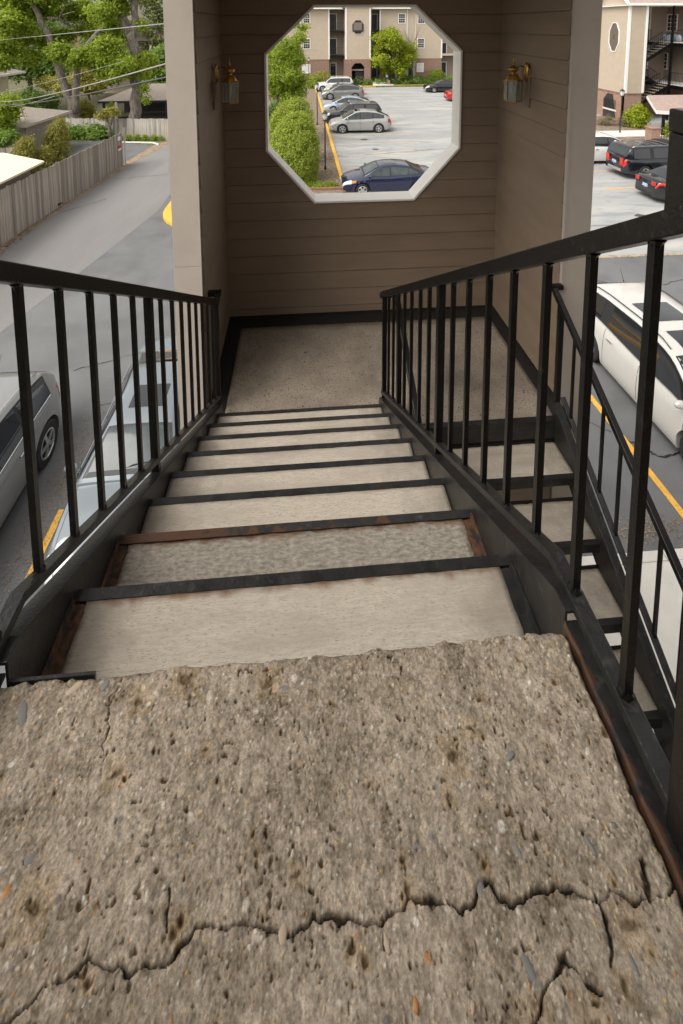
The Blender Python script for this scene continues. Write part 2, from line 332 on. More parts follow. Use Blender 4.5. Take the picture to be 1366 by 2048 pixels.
def grit(name, cx, cy, sx, sy, n, s):
    p = np.c_[rng.normal(cx, sx, n), rng.normal(cy, sy, n), np.full(n, G+.012)]
    a = rng.uniform(0, 6.28, n); r = s*rng.uniform(.4, 1.4, n)
    q = np.stack([np.c_[np.cos(a+k)*r, np.sin(a+k)*r, (k > 2)*r*.5] for k in (0, 1.4, 2.9, 4.4)], 1)+p[:, None]
    return np_mesh(name, q.reshape(-1, 3), np.arange(4*n).reshape(-1, 4), M['dirt'], kind='stuff')
tag(grit('pollen_litter', -4.35, 6.9, .17, .9, 1500, .010), 'scatter of pale grit and pollen on the asphalt between the two cars on the left', 'litter')
tag(grit('leaf_litter', -11.1, 19, .14, 3.5, 1500, .04), 'dry leaf litter along the foot of the near board fence', 'litter')
tag(grit('leaf_litter', 5.6, 5.6, .7, .12, 700, .013), 'dry crumbs gathered against the sidewalk kerb under the stairs', 'litter')

# ------------------------------------------------------------------ upper landing (foreground slab)
def vnoise(X, Y, s, seed):
    r = np.random.default_rng(seed); n = 256; g = r.random((n, n))
    x = X/s; y = Y/s; xi = np.floor(x).astype(int); yi = np.floor(y).astype(int); fx = x-xi; fy = y-yi
    fx = fx*fx*(3-2*fx); fy = fy*fy*(3-2*fy)
    a = g[xi % n, yi % n]; b_ = g[(xi+1) % n, yi % n]; c = g[xi % n, (yi+1) % n]; d = g[(xi+1) % n, (yi+1) % n]
    return (a*(1-fx)+b_*fx)*(1-fy)+(c*(1-fx)+d*fx)*fy-.5
land = thing('upper_landing', 'weathered cracked concrete slab of the top landing in the foreground', 'landing', (0,-.6,0))
land.location = (0,0,0)
st = .0016
xs = np.arange(-.64, .5601, st); ys = np.arange(-.62, .0001, st)
X, Y = np.meshgrid(xs, ys, indexing='ij')
H = .0075*vnoise(X, Y, .13, 1)+.0034*vnoise(X, Y, .042, 2)+.0017*vnoise(X, Y, .018, 3)+.0013*vnoise(X, Y, .0085, 4)+.0014*vnoise(X, Y, .0045, 5)+.0013*vnoise(X, Y, .0024, 6)
C = np.stack([np.full_like(X, .318), np.full_like(X, .276), np.full_like(X, .228)], -1)
C *= (1+.22*vnoise(X, Y, .16, 11)+.26*vnoise(X, Y, .045, 12)+.34*vnoise(X, Y, .014, 13)+.42*vnoise(X, Y, .006, 14)+.42*vnoise(X, Y, .003, 15))[..., None]
def splat(cx, cy, rx, ry, ang, fn):
    R = max(rx, ry)*1.35; i0, i1 = np.searchsorted(xs, (cx-R, cx+R)); j0, j1 = np.searchsorted(ys, (cy-R, cy+R))
    if i1 <= i0 or j1 <= j0: return
    dx = X[i0:i1, j0:j1]-cx; dy = Y[i0:i1, j0:j1]-cy; ca, sa = math.cos(ang), math.sin(ang)
    u = (dx*ca+dy*sa)/rx; v = (-dx*sa+dy*ca)/ry; d = np.sqrt(u*u+v*v)*(1+.5*vnoise(X[i0:i1, j0:j1], Y[i0:i1, j0:j1], max(rx*.6, .004), 77))
    fn(slice(i0, i1), slice(j0, j1), d)
pal = [tuple(1.25*q for q in c_) for c_ in [(.17,.165,.17),(.23,.22,.21),(.44,.36,.27),(.52,.47,.40),(.40,.20,.09),(.47,.33,.15),(.60,.57,.52),(.12,.12,.13),(.33,.25,.19)]]
pw = np.array([3,4,4,3,1.0,1.3,1.2,1.4,3]); pw /= pw.sum()
def stone(i, j, d, c, h):
    k = np.clip((1-d)*3, 0, 1)[..., None]; C[i, j] = C[i, j]*(1-k*.6)+np.array(c)*k*.6*(.9+.5*vnoise(X[i, j], Y[i, j], .002, 91))[..., None]
    H[i, j] = H[i, j]*(1-.6*k[..., 0])+k[..., 0]*h
def pit(i, j, d, dep):
    k = np.clip(1-d, 0, 1); k = k*k*(3-2*k); H[i, j] -= dep*k; C[i, j] *= (1-.48*np.clip(k*1.6, 0, 1))[..., None]*np.array([1,.96,.9])
for _ in range(9000):
    r = .0012+.0018*rng.random()**2; c = pal[rng.choice(9, p=pw)]
    splat(rng.uniform(-.64,.56), rng.uniform(-.62,0), r, r*rng.uniform(.6,1), rng.uniform(0,3), lambda i, j, d, c=c: stone(i, j, d, c, .0006))
for _ in range(900):
    r = .0024+.006*rng.random()**4; c = pal[rng.choice(9, p=pw)]
    splat(rng.uniform(-.64,.56), rng.uniform(-.62,0), r, r*rng.uniform(.5,.95), rng.uniform(0,3), lambda i, j, d, c=c: stone(i, j, d, c, .0009))
for _ in range(330):
    r = .0018+.009*rng.random()**5
    splat(rng.uniform(-.64,.56), rng.uniform(-.62,0), r, r*rng.uniform(.45,1), rng.uniform(0,3), lambda i, j, d, r=r: pit(i, j, d, min(.007, r*.95)))
for _ in range(16):
    r = rng.uniform(.009,.024)
    splat(rng.uniform(-.6,.5), rng.uniform(-.5,-.02), r, r*rng.uniform(.35,.6), rng.uniform(-.5,.5), lambda i, j, d: pit(i, j, d, .004))
# irregular pitting: thresholded noise, denser in worn patches
def pitfield(s1, s2, seed, thr, dep, dark):
    n_ = vnoise(X, Y, s1, seed)+.55*vnoise(X, Y, s1*.45, seed+1); reg = .28*vnoise(X, Y, s2, seed+2)
    k = np.clip((n_+reg-thr)/.10, 0, 1); H[:] -= dep*k; C[:] *= (1-dark*k)[..., None]*np.array([1,.975,.94])**k[..., None]
pitfield(.011, .09, 201, .52, .0045, .52); pitfield(.0065, .06, 211, .51, .003, .52); pitfield(.0038, .05, 221, .55, .002, .38); pitfield(.0085, .05, 231, .56, .003, .48)
# lighter paste grains standing proud
n_ = vnoise(X, Y, .0048, 241)+.5*vnoise(X, Y, .0022, 242); k = np.clip((n_-.48)/.1, 0, 1); C[:] *= (1+.34*k)[..., None]; H[:] += .0009*k
def crack(px, w, dep, seed):
    P = [atZ(x, y, 0)[:2] for x, y in px]; D = np.full_like(X, 9.0); 
    wx = .006*vnoise(X, Y, .02, seed)+.004*vnoise(X, Y, .008, seed+1); wy = .009*vnoise(X, Y, .022, seed+2)+.006*vnoise(X, Y, .009, seed+3)
    for a, b_ in zip(P[:-1], P[1:]):
        ax, ay = a; bx, by = b_; vx, vy = bx-ax, by-ay; l2 = vx*vx+vy*vy+1e-9
        t = np.clip(((X+wx-ax)*vx+(Y+wy-ay)*vy)/l2, 0, 1); D = np.minimum(D, np.hypot(X+wx-ax-t*vx, Y+wy-ay-t*vy))
    W = w*(1+1.3*vnoise(X, Y, .035, seed+4)); k = np.clip(1-D/np.maximum(W, .0006), 0, 1); k = np.clip(k*2, 0, 1)
    k = k**.6; H[:] -= dep*k; C[:] *= (1-.72*k)[..., None]
    k2 = np.clip(1-D/(W*3.4), 0, 1)*np.clip(.15+2.6*vnoise(X, Y, .024, seed+5)+1.2*vnoise(X, Y, .008, seed+6), 0, .8); H[:] -= .0030*k2; C[:] *= (1-.34*k2)[..., None]
main = [(-60,2110),(15,2041),(31,2018),(85,1972),(149,1946),(174,1928),(205,1946),(266,1946),(328,1925),(374,1879),(402,1843),(441,1854),(518,1843),(574,1874),(635,1828),(700,1828),(734,1845),(788,1830),(822,1796),(861,1806),(890,1796),(924,1821),(963,1787),(978,1772),(1017,1808),(1071,1791),(1105,1767),(1139,1765),(1192,1796),(1227,1791),(1266,1806),(1300,1791),(1348,1777),(1420,1770)]
crack(main, .0020, .009, 30)
crack([(1192,1796),(1207,1825),(1222,1869),(1217,1923)], .0020, .006, 40)
crack([(1070,2060),(1080,2016),(1085,1991),(1119,1943),(1134,1923),(1153,1938)], .0017, .007, 50)
crack([(1173,1969),(1202,1974)], .003, .006, 60)
crack([(336,1782),(333,1864)], .0014, .004, 64)
crack([(249,1336),(236,1380),(223,1391),(220,1450),(205,1486),(199,1552)], .0008, .003, 70)
crack([(1300,1791),(1290,1760),(1285,1720)], .004, .006, 80)
# smoother trowelled patch beyond the crack at the right
pm = np.clip((X-.40)/.02, 0, 1)*np.clip((-.325-Y)/.015, 0, 1)
H *= (1-.55*pm)
# broken front and side edges
edge = .006*vnoise(X, 0*Y, .05, 21)+.007*vnoise(X, 0*Y, .013, 22)-.004
k = np.clip((Y-(-.012+edge))/.012, 0, 1); H -= .011*k*k
edger = .005*vnoise(Y, 0*X, .05, 23)+.006*vnoise(Y, 0*X, .013, 24)
k = np.clip((X-(.551+edger))/.012, 0, 1); H -= .014*k*k; C *= (1-.35*k)[..., None]
Yd = Y+np.where(Y > -.004, edge*.9, 0)
nx, ny = X.shape
V = np.c_[X.ravel(), Yd.ravel(), H.ravel()]; idx = np.arange(nx*ny).reshape(nx, ny)
F = np.stack([idx[:-1, :-1], idx[1:, :-1], idx[1:, 1:], idx[:-1, 1:]], -1).reshape(-1, 4)
# skirts at the front and right edge
fr = idx[:, -1]; lo = len(V)+np.arange(nx); Vs = V[fr].copy(); Vs[:, 2] = -.05; V = np.r_[V, Vs]
F = np.r_[F, np.stack([fr[:-1], fr[1:], lo[1:], lo[:-1]], -1)]
rr = idx[-1, :]; lo2 = len(V)+np.arange(ny); Vs = V[rr].copy(); Vs[:, 2] = -.05; V = np.r_[V, Vs]
F = np.r_[F, np.stack([rr[1:], rr[:-1], lo2[:-1], lo2[1:]], -1)]
C = np.clip((C-.26)*1.15+.212, .01, .9)
CC = np.r_[C.reshape(-1, 3), C[:, -1]*.7, C[-1, :]*.7]
sm = bpy.data.materials.new('exposed_aggregate_concrete'); sm.use_nodes = True; n = sm.node_tree.nodes; l = sm.node_tree.links; b = n['Principled BSDF']
b.inputs['Roughness'].default_value = .93; b.inputs['Specular IOR Level'].default_value = .25
vc = n.new('ShaderNodeVertexColor'); vc.layer_name = 'Col'; nz = n.new('ShaderNodeTexNoise'); nz.inputs['Scale'].default_value = 420; nz.inputs['Detail'].default_value = 3
tc = n.new('ShaderNodeTexCoord'); l.new(tc.outputs['Object'], nz.inputs['Vector'])
mr = n.new('ShaderNodeMapRange'); mr.inputs[1].default_value = .3; mr.inputs[2].default_value = .7; mr.inputs[3].default_value = .78; mr.inputs[4].default_value = 1.22; l.new(nz.outputs['Fac'], mr.inputs[0])
vm = n.new('ShaderNodeVectorMath'); vm.operation = 'MULTIPLY'; l.new(vc.outputs[0], vm.inputs[0]); l.new(mr.outputs[0], vm.inputs[1]); l.new(vm.outputs[0], b.inputs['Base Color'])
bp = n.new('ShaderNodeBump'); bp.inputs['Distance'].default_value = .001; bp.inputs['Strength'].default_value = .8; l.new(nz.outputs['Fac'], bp.inputs['Height']); l.new(bp.outputs[0], b.inputs['Normal'])
np_mesh('concrete_slab', V, F, sm, land, smooth=True, cols=CC)
mb = MB(); mb.box((-.64,-2.4,-.14),(.56,-.618,-.004)); mb.build('slab_body', M['landing'], land)
mb = MB(); mb.box((-.64,-.61,-.14),(.545,-.02,-.051)); mb.build('slab_underside', M['landing'], land)
# embedded stones big enough to pick out
def pebble(m):
    bm = bmesh.new(); bmesh.ops.create_icosphere(bm, subdivisions=2, radius=1)
    for v in bm.verts: v.co *= 1+random.uniform(-.16,.16)
    me = bpy.data.meshes.new('aggregate_stone'); bm.to_mesh(me); bm.free(); me.materials.append(m)
    me.polygons.foreach_set('use_smooth', [True]*len(me.polygons)); return me
PM = [pebble(M['stonegrey']), pebble(M['stonegrey']), pebble(M['stonetan']), pebble(M['stoneorange'])]
big = [(45,1425,.020,.008,2.1,0),(575,1375,.009,.006,.3,0),(1035,1700,.011,.0045,1.9,0),(1020,1510,.010,.005,.5,0),(1058,1935,.013,.0055,2,0),(566,1868,.006,.009,.1,2),(774,1888,.004,.008,.4,2),(60,1717,.009,.007,.3,0),
       (62,1770,.006,.008,0,0),(960,1773,.007,.011,0,0),(832,2010,.004,.006,.2,3),(1265,1925,.012,.004,1.8,0),(150,1375,.016,.006,.5,2),(210,1370,.01,.007,1,0),(1180,1690,.012,.004,1.9,0),(1228,1650,.005,.004,0,0)]
for (px, py, a, b2, an, k) in big+[(random.uniform(20,1300), random.uniform(1390,2030), random.uniform(.003,.006), random.uniform(.002,.004), random.uniform(0,3), random.choice((2,2,2,0))) for _ in range(16)]:
    p = atZ(px, py, 0)
    if p[0] > .53: continue
    o = bpy.data.objects.new('aggregate_stone', PM[k]); COL.objects.link(o); o.parent = land
    o.location = (p[0], p[1], -.0012); o.scale = (a, b2, .0026); o.rotation_euler = (random.uniform(-.1,.1), random.uniform(-.1,.1), an)

# ------------------------------------------------------------------ flights
def slab_tread(name, x0, x1, y0, y1, z, th, m, parent, seed, rough=.0006):
    """concrete infill with a slightly uneven top"""
    nx_, ny_ = 60, 16; xs_ = np.linspace(x0, x1, nx_); ys_ = np.linspace(y0, y1, ny_); XX, YY = np.meshgrid(xs_, ys_, indexing='ij')
    ZZ = z+rough*(vnoise(XX+seed, YY, .05, seed)*2+vnoise(XX+seed, YY, .02, seed+1))
    YY = YY.copy(); XX = XX.copy()
    YY[:, -1] += .004*vnoise(XX[:, -1]+seed, YY[:, -1]*0, .02, seed+3)
    v = np.c_[XX.ravel(), YY.ravel(), ZZ.ravel()]; ix = np.arange(nx_*ny_).reshape(nx_, ny_)
    f = [np.stack([ix[:-1, :-1], ix[1:, :-1], ix[1:, 1:], ix[:-1, 1:]], -1).reshape(-1, 4)]
    for ed in (ix[:, 0], ix[::-1, -1], ix[0, ::-1], ix[-1, :]):
        lo_ = len(v)+np.arange(len(ed)); q = v[ed].copy(); q[:, 2] = z-th; v = np.r_[v, q]; f.append(np.stack([ed[:-1], lo_[:-1], lo_[1:], ed[1:]], -1))
    return np_mesh(name, v, np.concatenate(f), m, parent, smooth=False)
# materials with rust creeping from the steel edge
def rustedge(base, name, y1):
    m = base.copy(); m.name = name; n = m.node_tree.nodes; l = m.node_tree.links
    tc = n.new('ShaderNodeTexCoord'); sx = n.new('ShaderNodeSeparateXYZ'); l.new(tc.outputs['Object'], sx.inputs[0])
    ns = n.new('ShaderNodeTexNoise'); ns.inputs['Scale'].default_value = 22; l.new(tc.outputs['Object'], ns.inputs['Vector'])
    a = n.new('ShaderNodeMath'); a.operation = 'SUBTRACT'; a.inputs[0].default_value = y1; l.new(sx.outputs[1], a.inputs[1])
    # distance to left stringer as well
    c = n.new('ShaderNodeMath'); c.operation = 'SUBTRACT'; l.new(sx.outputs[0], c.inputs[0]); c.inputs[1].default_value = XL+.03
    mn = n.new('ShaderNodeMath'); mn.operation = 'MINIMUM'; l.new(a.outputs[0], mn.inputs[0]); l.new(c.outputs[0], mn.inputs[1])
    s = n.new('ShaderNodeMath'); s.operation = 'MULTIPLY_ADD'; l.new(ns.outputs['Fac'], s.inputs[0]); s.inputs[1].default_value = -.05; l.new(mn.outputs[0], s.inputs[2])
    mr = n.new('ShaderNodeMapRange'); l.new(s.outputs[0], mr.inputs[0]); mr.inputs[1].default_value = -.012; mr.inputs[2].default_value = -.031; mr.inputs[3].default_value = 0; mr.inputs[4].default_value = .8
    return mix_over(m, mr.outputs[0], (.16,.075,.03))
def dirt_ends(base, name, xc, hw_):
    m = base.copy(); m.name = name; n = m.node_tree.nodes; l = m.node_tree.links
    tc = n.new('ShaderNodeTexCoord'); sx = n.new('ShaderNodeSeparateXYZ'); l.new(tc.outputs['Object'], sx.inputs[0])
    a = n.new('ShaderNodeMath'); a.operation = 'SUBTRACT'; l.new(sx.outputs[0], a.inputs[0]); a.inputs[1].default_value = xc
    b_ = n.new('ShaderNodeMath'); b_.operation = 'ABSOLUTE'; l.new(a.outputs[0], b_.inputs[0])
    ns = n.new('ShaderNodeTexNoise'); ns.inputs['Scale'].default_value = 14; ns.inputs['Detail'].default_value = 6; l.new(tc.outputs['Object'], ns.inputs['Vector'])
    s = n.new('ShaderNodeMath'); s.operation = 'MULTIPLY_ADD'; l.new(ns.outputs['Fac'], s.inputs[0]); s.inputs[1].default_value = .5; l.new(b_.outputs[0], s.inputs[2])
    mr = n.new('ShaderNodeMapRange'); l.new(s.outputs[0], mr.inputs[0]); mr.inputs[1].default_value = hw_+.12; mr.inputs[2].default_value = hw_+.36; mr.inputs[4].default_value = .55
    return mix_over(m, mr.outputs[0], (.17,.145,.115))
TRU = dirt_ends(M['tread'], 'grimy_tread', (XL+XR)/2, .5); TRR = dirt_ends(M['tread'], 'grimy_return_tread', 1.275, .5)
up = thing('staircase', 'upper flight of concrete treads between black stringers, leading down to the siding enclosure', 'staircase')
def stringer(pts_top, drop, x, side, parent, m, xw=.006, fl=.052):
    """channel: web plus flange pointing outward (side=+1 right)"""
    mb = MB(); n_ = len(pts_top); vs = []
    for (y, z) in pts_top:
        for (dx, dz) in ((0,0),(side*fl,0),(side*fl,-.008),(side*xw,-.008),(side*xw,-drop+.008),(side*fl,-drop+.008),(side*fl,-drop),(0,-drop)): vs.append((x+dx, y, z+dz))
    fs = [tuple(i*8+a for a in ()) for i in ()]
    for i in range(n_-1):
        for k in range(8): fs.append((i*8+k, i*8+(k+1) % 8, (i+1)*8+(k+1) % 8, (i+1)*8+k))
    fs += [tuple(range(8)), tuple((n_-1)*8+k for k in range(8))[::-1]]
    return mb.add(vs, fs).build('stringer', m, parent, bev=.0015)
SP = [(-.0,.034),(.045,.032),(2.30,.06-.645*2.30)]
stringer([(.001,.036),(.045,.033),(2.42,.06-.645*2.42)], .30, XL, -1, up, M['steel2'])
stringer([(.001,.036),(.045,.033),(2.34,.06-.645*2.34)], .30, XR, 1, up, M['steel2'])
for i in range(1, 9):
    y0, y1, z = T*(i-1)-.045, T*i, -RS*i
    if i == 8: pass
    rgh = i == 2
    base = M['tread_rough'] if rgh else TRU
    m = rustedge(base, 'stained_tread_%d' % i, y1-.03) if i <= 2 else base
    ends = (.034 if i <= 2 else .004)
    tr = slab_tread('tread', XL+ends, XR-(.030 if i <= 2 else .004), y0+.004, y1-.0235, z-(.004 if rgh else .0), .05, m, up, 100+i*7, .0022 if rgh else .0007)
    if rgh: tr['label'] = 'darker rough weathered tread'
    mb = MB(); mb.box((XL+.001,y1-.032,z-.004),(XR-.001,y1,z+.0025)); mb.box((XL+.001,y1-.006,z-.052),(XR-.001,y1,z-.0045))
    nm = {2: 'rust', 3: 'steel2', 1: 'steel2'}.get(i, 'steel2')
    mm = M['steel2']
    if i == 2:
        mm = M['steel2'].copy(); n = mm.node_tree.nodes; l = mm.node_tree.links
        tcc = n.new('ShaderNodeTexCoord'); sx = n.new('ShaderNodeSeparateXYZ'); l.new(tcc.outputs['Object'], sx.inputs[0])
        ns = n.new('ShaderNodeTexNoise'); ns.inputs['Scale'].default_value = 25; l.new(tcc.outputs['Object'], ns.inputs['Vector'])
        s = n.new('ShaderNodeMath'); s.operation = 'MULTIPLY_ADD'; l.new(ns.outputs['Fac'], s.inputs[0]); s.inputs[1].default_value = 2.6; l.new(sx.outputs[0], s.inputs[2])
        mr = n.new('ShaderNodeMapRange'); l.new(s.outputs[0], mr.inputs[0]); mr.inputs[1].default_value = 1.32; mr.inputs[2].default_value = 1.05
        mix_over(mm, mr.outputs[0], (.065,.028,.013)); mm.node_tree.nodes['Principled BSDF'].inputs['Roughness'].default_value = .6
    nb = MB(); N = 40
    # nosing with a slightly wavy, corroded inner edge
    vs = []; 
    for k in range(N+1):
        x = XL+.001+(XR-XL-.002)*k/N; wv = .0265+random.uniform(-.0006,.0007)
        vs += [(x,y1-wv,z-.001),(x,y1-wv,z+.0028),(x,y1,z+.0028),(x,y1,z-.05),(x,y1-.006,z-.05)]
    fs = []
    for k in range(N):
        for q in range(4): fs.append((k*5+q, k*5+q+1, k*5+q+6, k*5+q+5))
    no = nb.add(vs, fs).build('nosing', mm, tr)
    if i == 2: no['label'] = 'rusted nosing strip'
    if i <= 2:
        for (xa, xb) in ((XL+.002, XL+.034), (XR-.030, XR-.002)):
            ab = MB(); vs = []; K = 14; inner = xb if xa < 0 else xa; outer = xa if xa < 0 else xb
            for k in range(K+1):
                y = y0+.05+(y1-.034-y0-.05)*k/K if i > 1 else .004+(y1-.038)*k/K; xx = inner+random.uniform(-.003,.003)
                vs += [(outer,y,z+.028),(outer+(.004 if xa < 0 else -.004),y,z+.028),(outer+(.006 if xa < 0 else -.006),y,z+.004),(xx,y,z+.003),(xx,y,z-.01)]
            fs = [(k*5+q, k*5+q+1, k*5+q+6, k*5+q+5) for k in range(K) for q in range(4)]
            ab.add(vs, fs).build('side_angle', M['rust'] if not (i == 1 and xa > 0) else M['steel2'], tr, label='rust-brown side angle' if xa < 0 or i == 2 else None)
# header steel in front of the top slab
mb = MB(); mb.box((XL,-.004,-.06),(XL+.17,.0015,-.003)); mb.box((XL+.171,-.010,-.1),(XR,-.004,-.024)); mb.build('header_plate', M['steel2'], up)
# landing edge angle on the right of the slab (flange + rail base are seen as two dark strips)
le = MB(); vs = []; K = 60
for k in range(K+1):
    y = .001-.02*0-(1.6)*k/K; xx = .563+.0035*(vnoise(np.array([y+9.]), np.array([0.]), .03, 5)[0])*2
    vs += [(xx,y,-.03),(xx,y,.006),(xx+.004,y,.012),(XR+.052,y,.012),(XR+.052,y,-.24)]
le.add(vs, [(k*5+q, k*5+q+1, k*5+q+6, k*5+q+5) for k in range(K) for q in range(4)])
fm = rustm = M['steel2'].copy(); n = fm.node_tree.nodes; l = fm.node_tree.links
tcc = n.new('ShaderNodeTexCoord'); sx = n.new('ShaderNodeSeparateXYZ'); l.new(tcc.outputs['Object'], sx.inputs[0])
ns = n.new('ShaderNodeTexNoise'); ns.inputs['Scale'].default_value = 26; l.new(tcc.outputs['Object'], ns.inputs['Vector'])
s = n.new('ShaderNodeMath'); s.operation = 'MULTIPLY_ADD'; l.new(ns.outputs['Fac'], s.inputs[0]); s.inputs[1].default_value = .045; l.new(sx.outputs[0], s.inputs[2])
mr = n.new('ShaderNodeMapRange'); l.new(s.outputs[0], mr.inputs[0]); mr.inputs[1].default_value = .594; mr.inputs[2].default_value = .586
mix_over(fm, mr.outputs[0], (.06,.028,.014))
le.build('landing_edge_channel', fm, land)
le2 = MB(); le2.box((XL-.052,-1.6,-.24),(XL-.046,.001,.012)); le2.box((XL-.046,-1.6,.004),(-.60,.001,.012)); le2.build('landing_edge_channel', M['steel2'], land)

# ------------------------------------------------------------------ railings
def sloped_rail(name, label, x, zt, zb, ys_b, post_ys, y_top_end, y_bot_end, slope, bend=.10, extra=None):
    t = thing(name, label, 'railing')
    zt_f = lambda y: zt-slope*y; zb_f = lambda y: zb-slope*y
    # top rail: flat bar 44 wide 40 high; bottom of it at zt_f
    mb = MB(); mb.bar((x,y_top_end,zt_f(y_top_end)+.02),(x,y_bot_end,zt_f(y_bot_end)+.02),.040,.040/ (1)*1.0,up=(0,0,1)); mb.build('top_rail', M['steel'], t, bev=.003)
    mb = MB(); h = .024
    P = [(bend, zb_f(bend)-h/2)]+[(y_bot_end, zb_f(y_bot_end)-h/2)]
    vs = []; Q = [(-1.5, zb_f(bend)-.0-h/2)]+P
    for (y, z) in Q:
        for dx, dz in ((-.017,-h/2),(.017,-h/2),(.017,h/2),(-.017,h/2)): vs.append((x+dx, y, z+dz))
    fs = [(i*4+k, i*4+(k+1) % 4, (i+1)*4+(k+1) % 4, (i+1)*4+k) for i in range(len(Q)-1) for k in range(4)]+[(0,1,2,3), tuple(len(vs)-4+k for k in range(4))]
    mb.add(vs, fs).build('bottom_rail', M['steel2'], t, bev=.002)
    # baluster: 16 mm square bar, turned so an edge is not exactly square to view
    for y in ys_b:
        z0 = zb_f(max(y, bend)); z1 = zt_f(y)+.004
        mb = MB(); mb.bar((x,y,z0-.004),(x,y,z1),.0165,.0165,up=(0,1,0)); 
        mb.lathe([(.0165+random.uniform(-.003,.002),z0-.004),(.0135,z0+.005),(.0085,z0+.013)],(x,y,0),7); mb.lathe([(.008,z1-.022),(.010,z1-.012),(.015,z1-.003)],(x,y,0),8)
        mb.build('baluster', M['steel'], t)
    for (y, z0) in post_ys:
        mb = MB(); mb.bar((x,y,z0),(x,y,zt_f(y)+.006),.032,.032,up=(0,1,0)); mb.build('post', M['steel'], t, bev=.002)
    return t
YR = [.025,.190,.359,.524,.693,.857,1.183,1.342,1.518,1.680,1.840,1.995,2.150]
rr_ = sloped_rail('stair_railing', 'black steel railing on the right side of the upper flight, nearest the camera', .60, .853, .12, YR+[-.139,-.305], [(1.012,.06-.645*1.012),(2.31,ZL+.11)], -.215, 2.345, .648)
mb = MB(); mb.box((.582,-.213,.985),(.618,-.170,1.135)); mb.box((.5815,-1.6,1.1355),(.6185,-.168,1.172)); mb.build('landing_rail', M['steel'], rr_, bev=.003)
mb = MB(); mb.box((.581,-.305,-.02),(.619,-.262,1.134)); mb.build('post', M['steel'], rr_, bev=.003)
YLs = [.020,.182,.349,.518,.685,.854,1.183,1.358,1.522,1.685,1.843,2.005,2.165,2.32]
lr = sloped_rail('stair_railing', 'black steel railing on the left side of the upper flight above the parked cars', -.63, .853, .128, YLs, [(1.025,.06-.645*1.025),(2.47,ZL+.05)], -1.0, 2.50, .648)
mb = MB(); mb.bar((-.63,2.48,-.735),(-.63,2.60,-.735),.04,.034); mb.box((-.72,2.581,-.752),(-.611,2.625,-.718)); mb.build('wall_return', M['steel'], lr, bev=.003)

# ------------------------------------------------------------------ lower landing
ll = thing('lower_landing', 'concrete half landing with black border inside the siding enclosure', 'landing', (0,0,0))
slab_tread('concrete_slab', -.58, 1.86, 2.236, 3.43, ZL, .1, M['landing'], ll, 300, .0015)
mb = MB(); mb.box((WXL,2.236,ZL-.1),(-.583,YB-.001,ZL-.008)); mb.box((1.862,2.2,ZL-.1),(WXR,YB-.001,ZL-.006)); mb.box((-.582,3.433,ZL-.1),(1.861,YB-.001,ZL-.006)); mb.build('tar_border', M['border'], ll)
mb = MB(); mb.box((WXL,YB-.02,ZL-.01),(WXR,YB-.004,ZL+.010)); mb.box((WXR-.02,2.42,ZL-.01),(WXR-.002,YB-.022,ZL+.008)); mb.box((WXL+.002,2.5,ZL-.01),(WXL+.02,YB-.022,ZL+.008)); mb.build('tar_upstand', M['border'], ll)
mb = MB(); mb.box((.69,2.190,ZL-.135),(1.93,2.232,ZL+.004)); mb.box((-.72,2.236-.004,ZL-.3),(.69,2.2355,ZL-.06)); mb.build('edge_channel', M['steel2'], ll, bev=.002)
mb = MB(); mb.box((WXL,2.24,ZL-.3),(WXR,YB,ZL-.12)); mb.build('deck_frame', M['steel'], ll)

# ------------------------------------------------------------------ return flight
T2 = .27
dn = thing('staircase', 'lower flight of pale concrete treads with open risers at the right', 'staircase')
x0, x1 = .70, 1.85
Y0 = 2.19
for i in range(1, 9):
    z = ZL-RS*i; yf = Y0-T2*i
    tr = slab_tread('tread', x0, x1, yf+.030, yf+T2+.005, z, .045, TRR, dn, 400+i*5, .0007)
    mb = MB(); mb.box((x0-.002,yf,z-.055),(x1+.002,yf+.006,z-.0045)); mb.box((x0-.002,yf,z-.004),(x1+.002,yf+.031,z+.003)); mb.build('nosing', M['steel2'], tr, bev=.001)
    mb = MB(); mb.box((x0,yf+T2+.006,z-.048),(x1,yf+T2+.012,z+.02)); mb.build('back_angle', M['steel'], tr)
def ret_string(x, side):
    f = lambda y: ZL+.12+(y-2.24)*.652
    return stringer([(2.24, f(2.24)-.02), (2.19, f(2.19)), (-.3, f(-.3))], .28, x, side, dn, M['steel2'])
ret_string(x0, -1); ret_string(x1, 1)
def ret_rail(label, x, ye, posts):
    t = thing('stair_railing', label, 'railing'); f = lambda y: ZL+.885+(y-2.33)*.64; g_ = lambda y: ZL+.20+(y-2.24)*.652
    mb = MB(); mb.bar((x,2.37,f(2.37)),(x,ye,f(ye)),.038,.038); mb.build('top_rail', M['steel'], t, bev=.003)
    mb = MB(); mb.bar((x,2.20,g_(2.20)),(x,ye,g_(ye)),.034,.02); mb.build('bottom_rail', M['steel2'], t, bev=.002)
    y = 2.09
    while y > ye:
        mb = MB(); mb.bar((x,y,g_(y)),(x,y,f(y)),.0165,.0165,up=(0,1,0)); mb.build('baluster', M['steel'], t); y -= .167
    for (y, z0) in posts:
        mb = MB(); mb.bar((x,y,z0),(x,y,f(y)),.036,.036,up=(0,1,0)); mb.build('post', M['steel'], t, bev=.002)
    return t
ro = ret_rail('black steel railing on the outer side of the lower flight beside the white car', 1.90, -.2, [(2.27,ZL-.05)])
mb = MB(); mb.box((1.885,2.372,ZL+.895),(1.976,2.412,ZL+.93)); mb.build('wall_return', M['steel'], ro, bev=.003)
ri = ret_rail('black steel railing between the two flights, half hidden by the near balusters', .70, .2, [(2.27,ZL)])
mb = MB(); mb.box((.58,2.372,ZL+.895),(.719,2.405,ZL+.925)); mb.build('cross_link', M['steel'], ri)

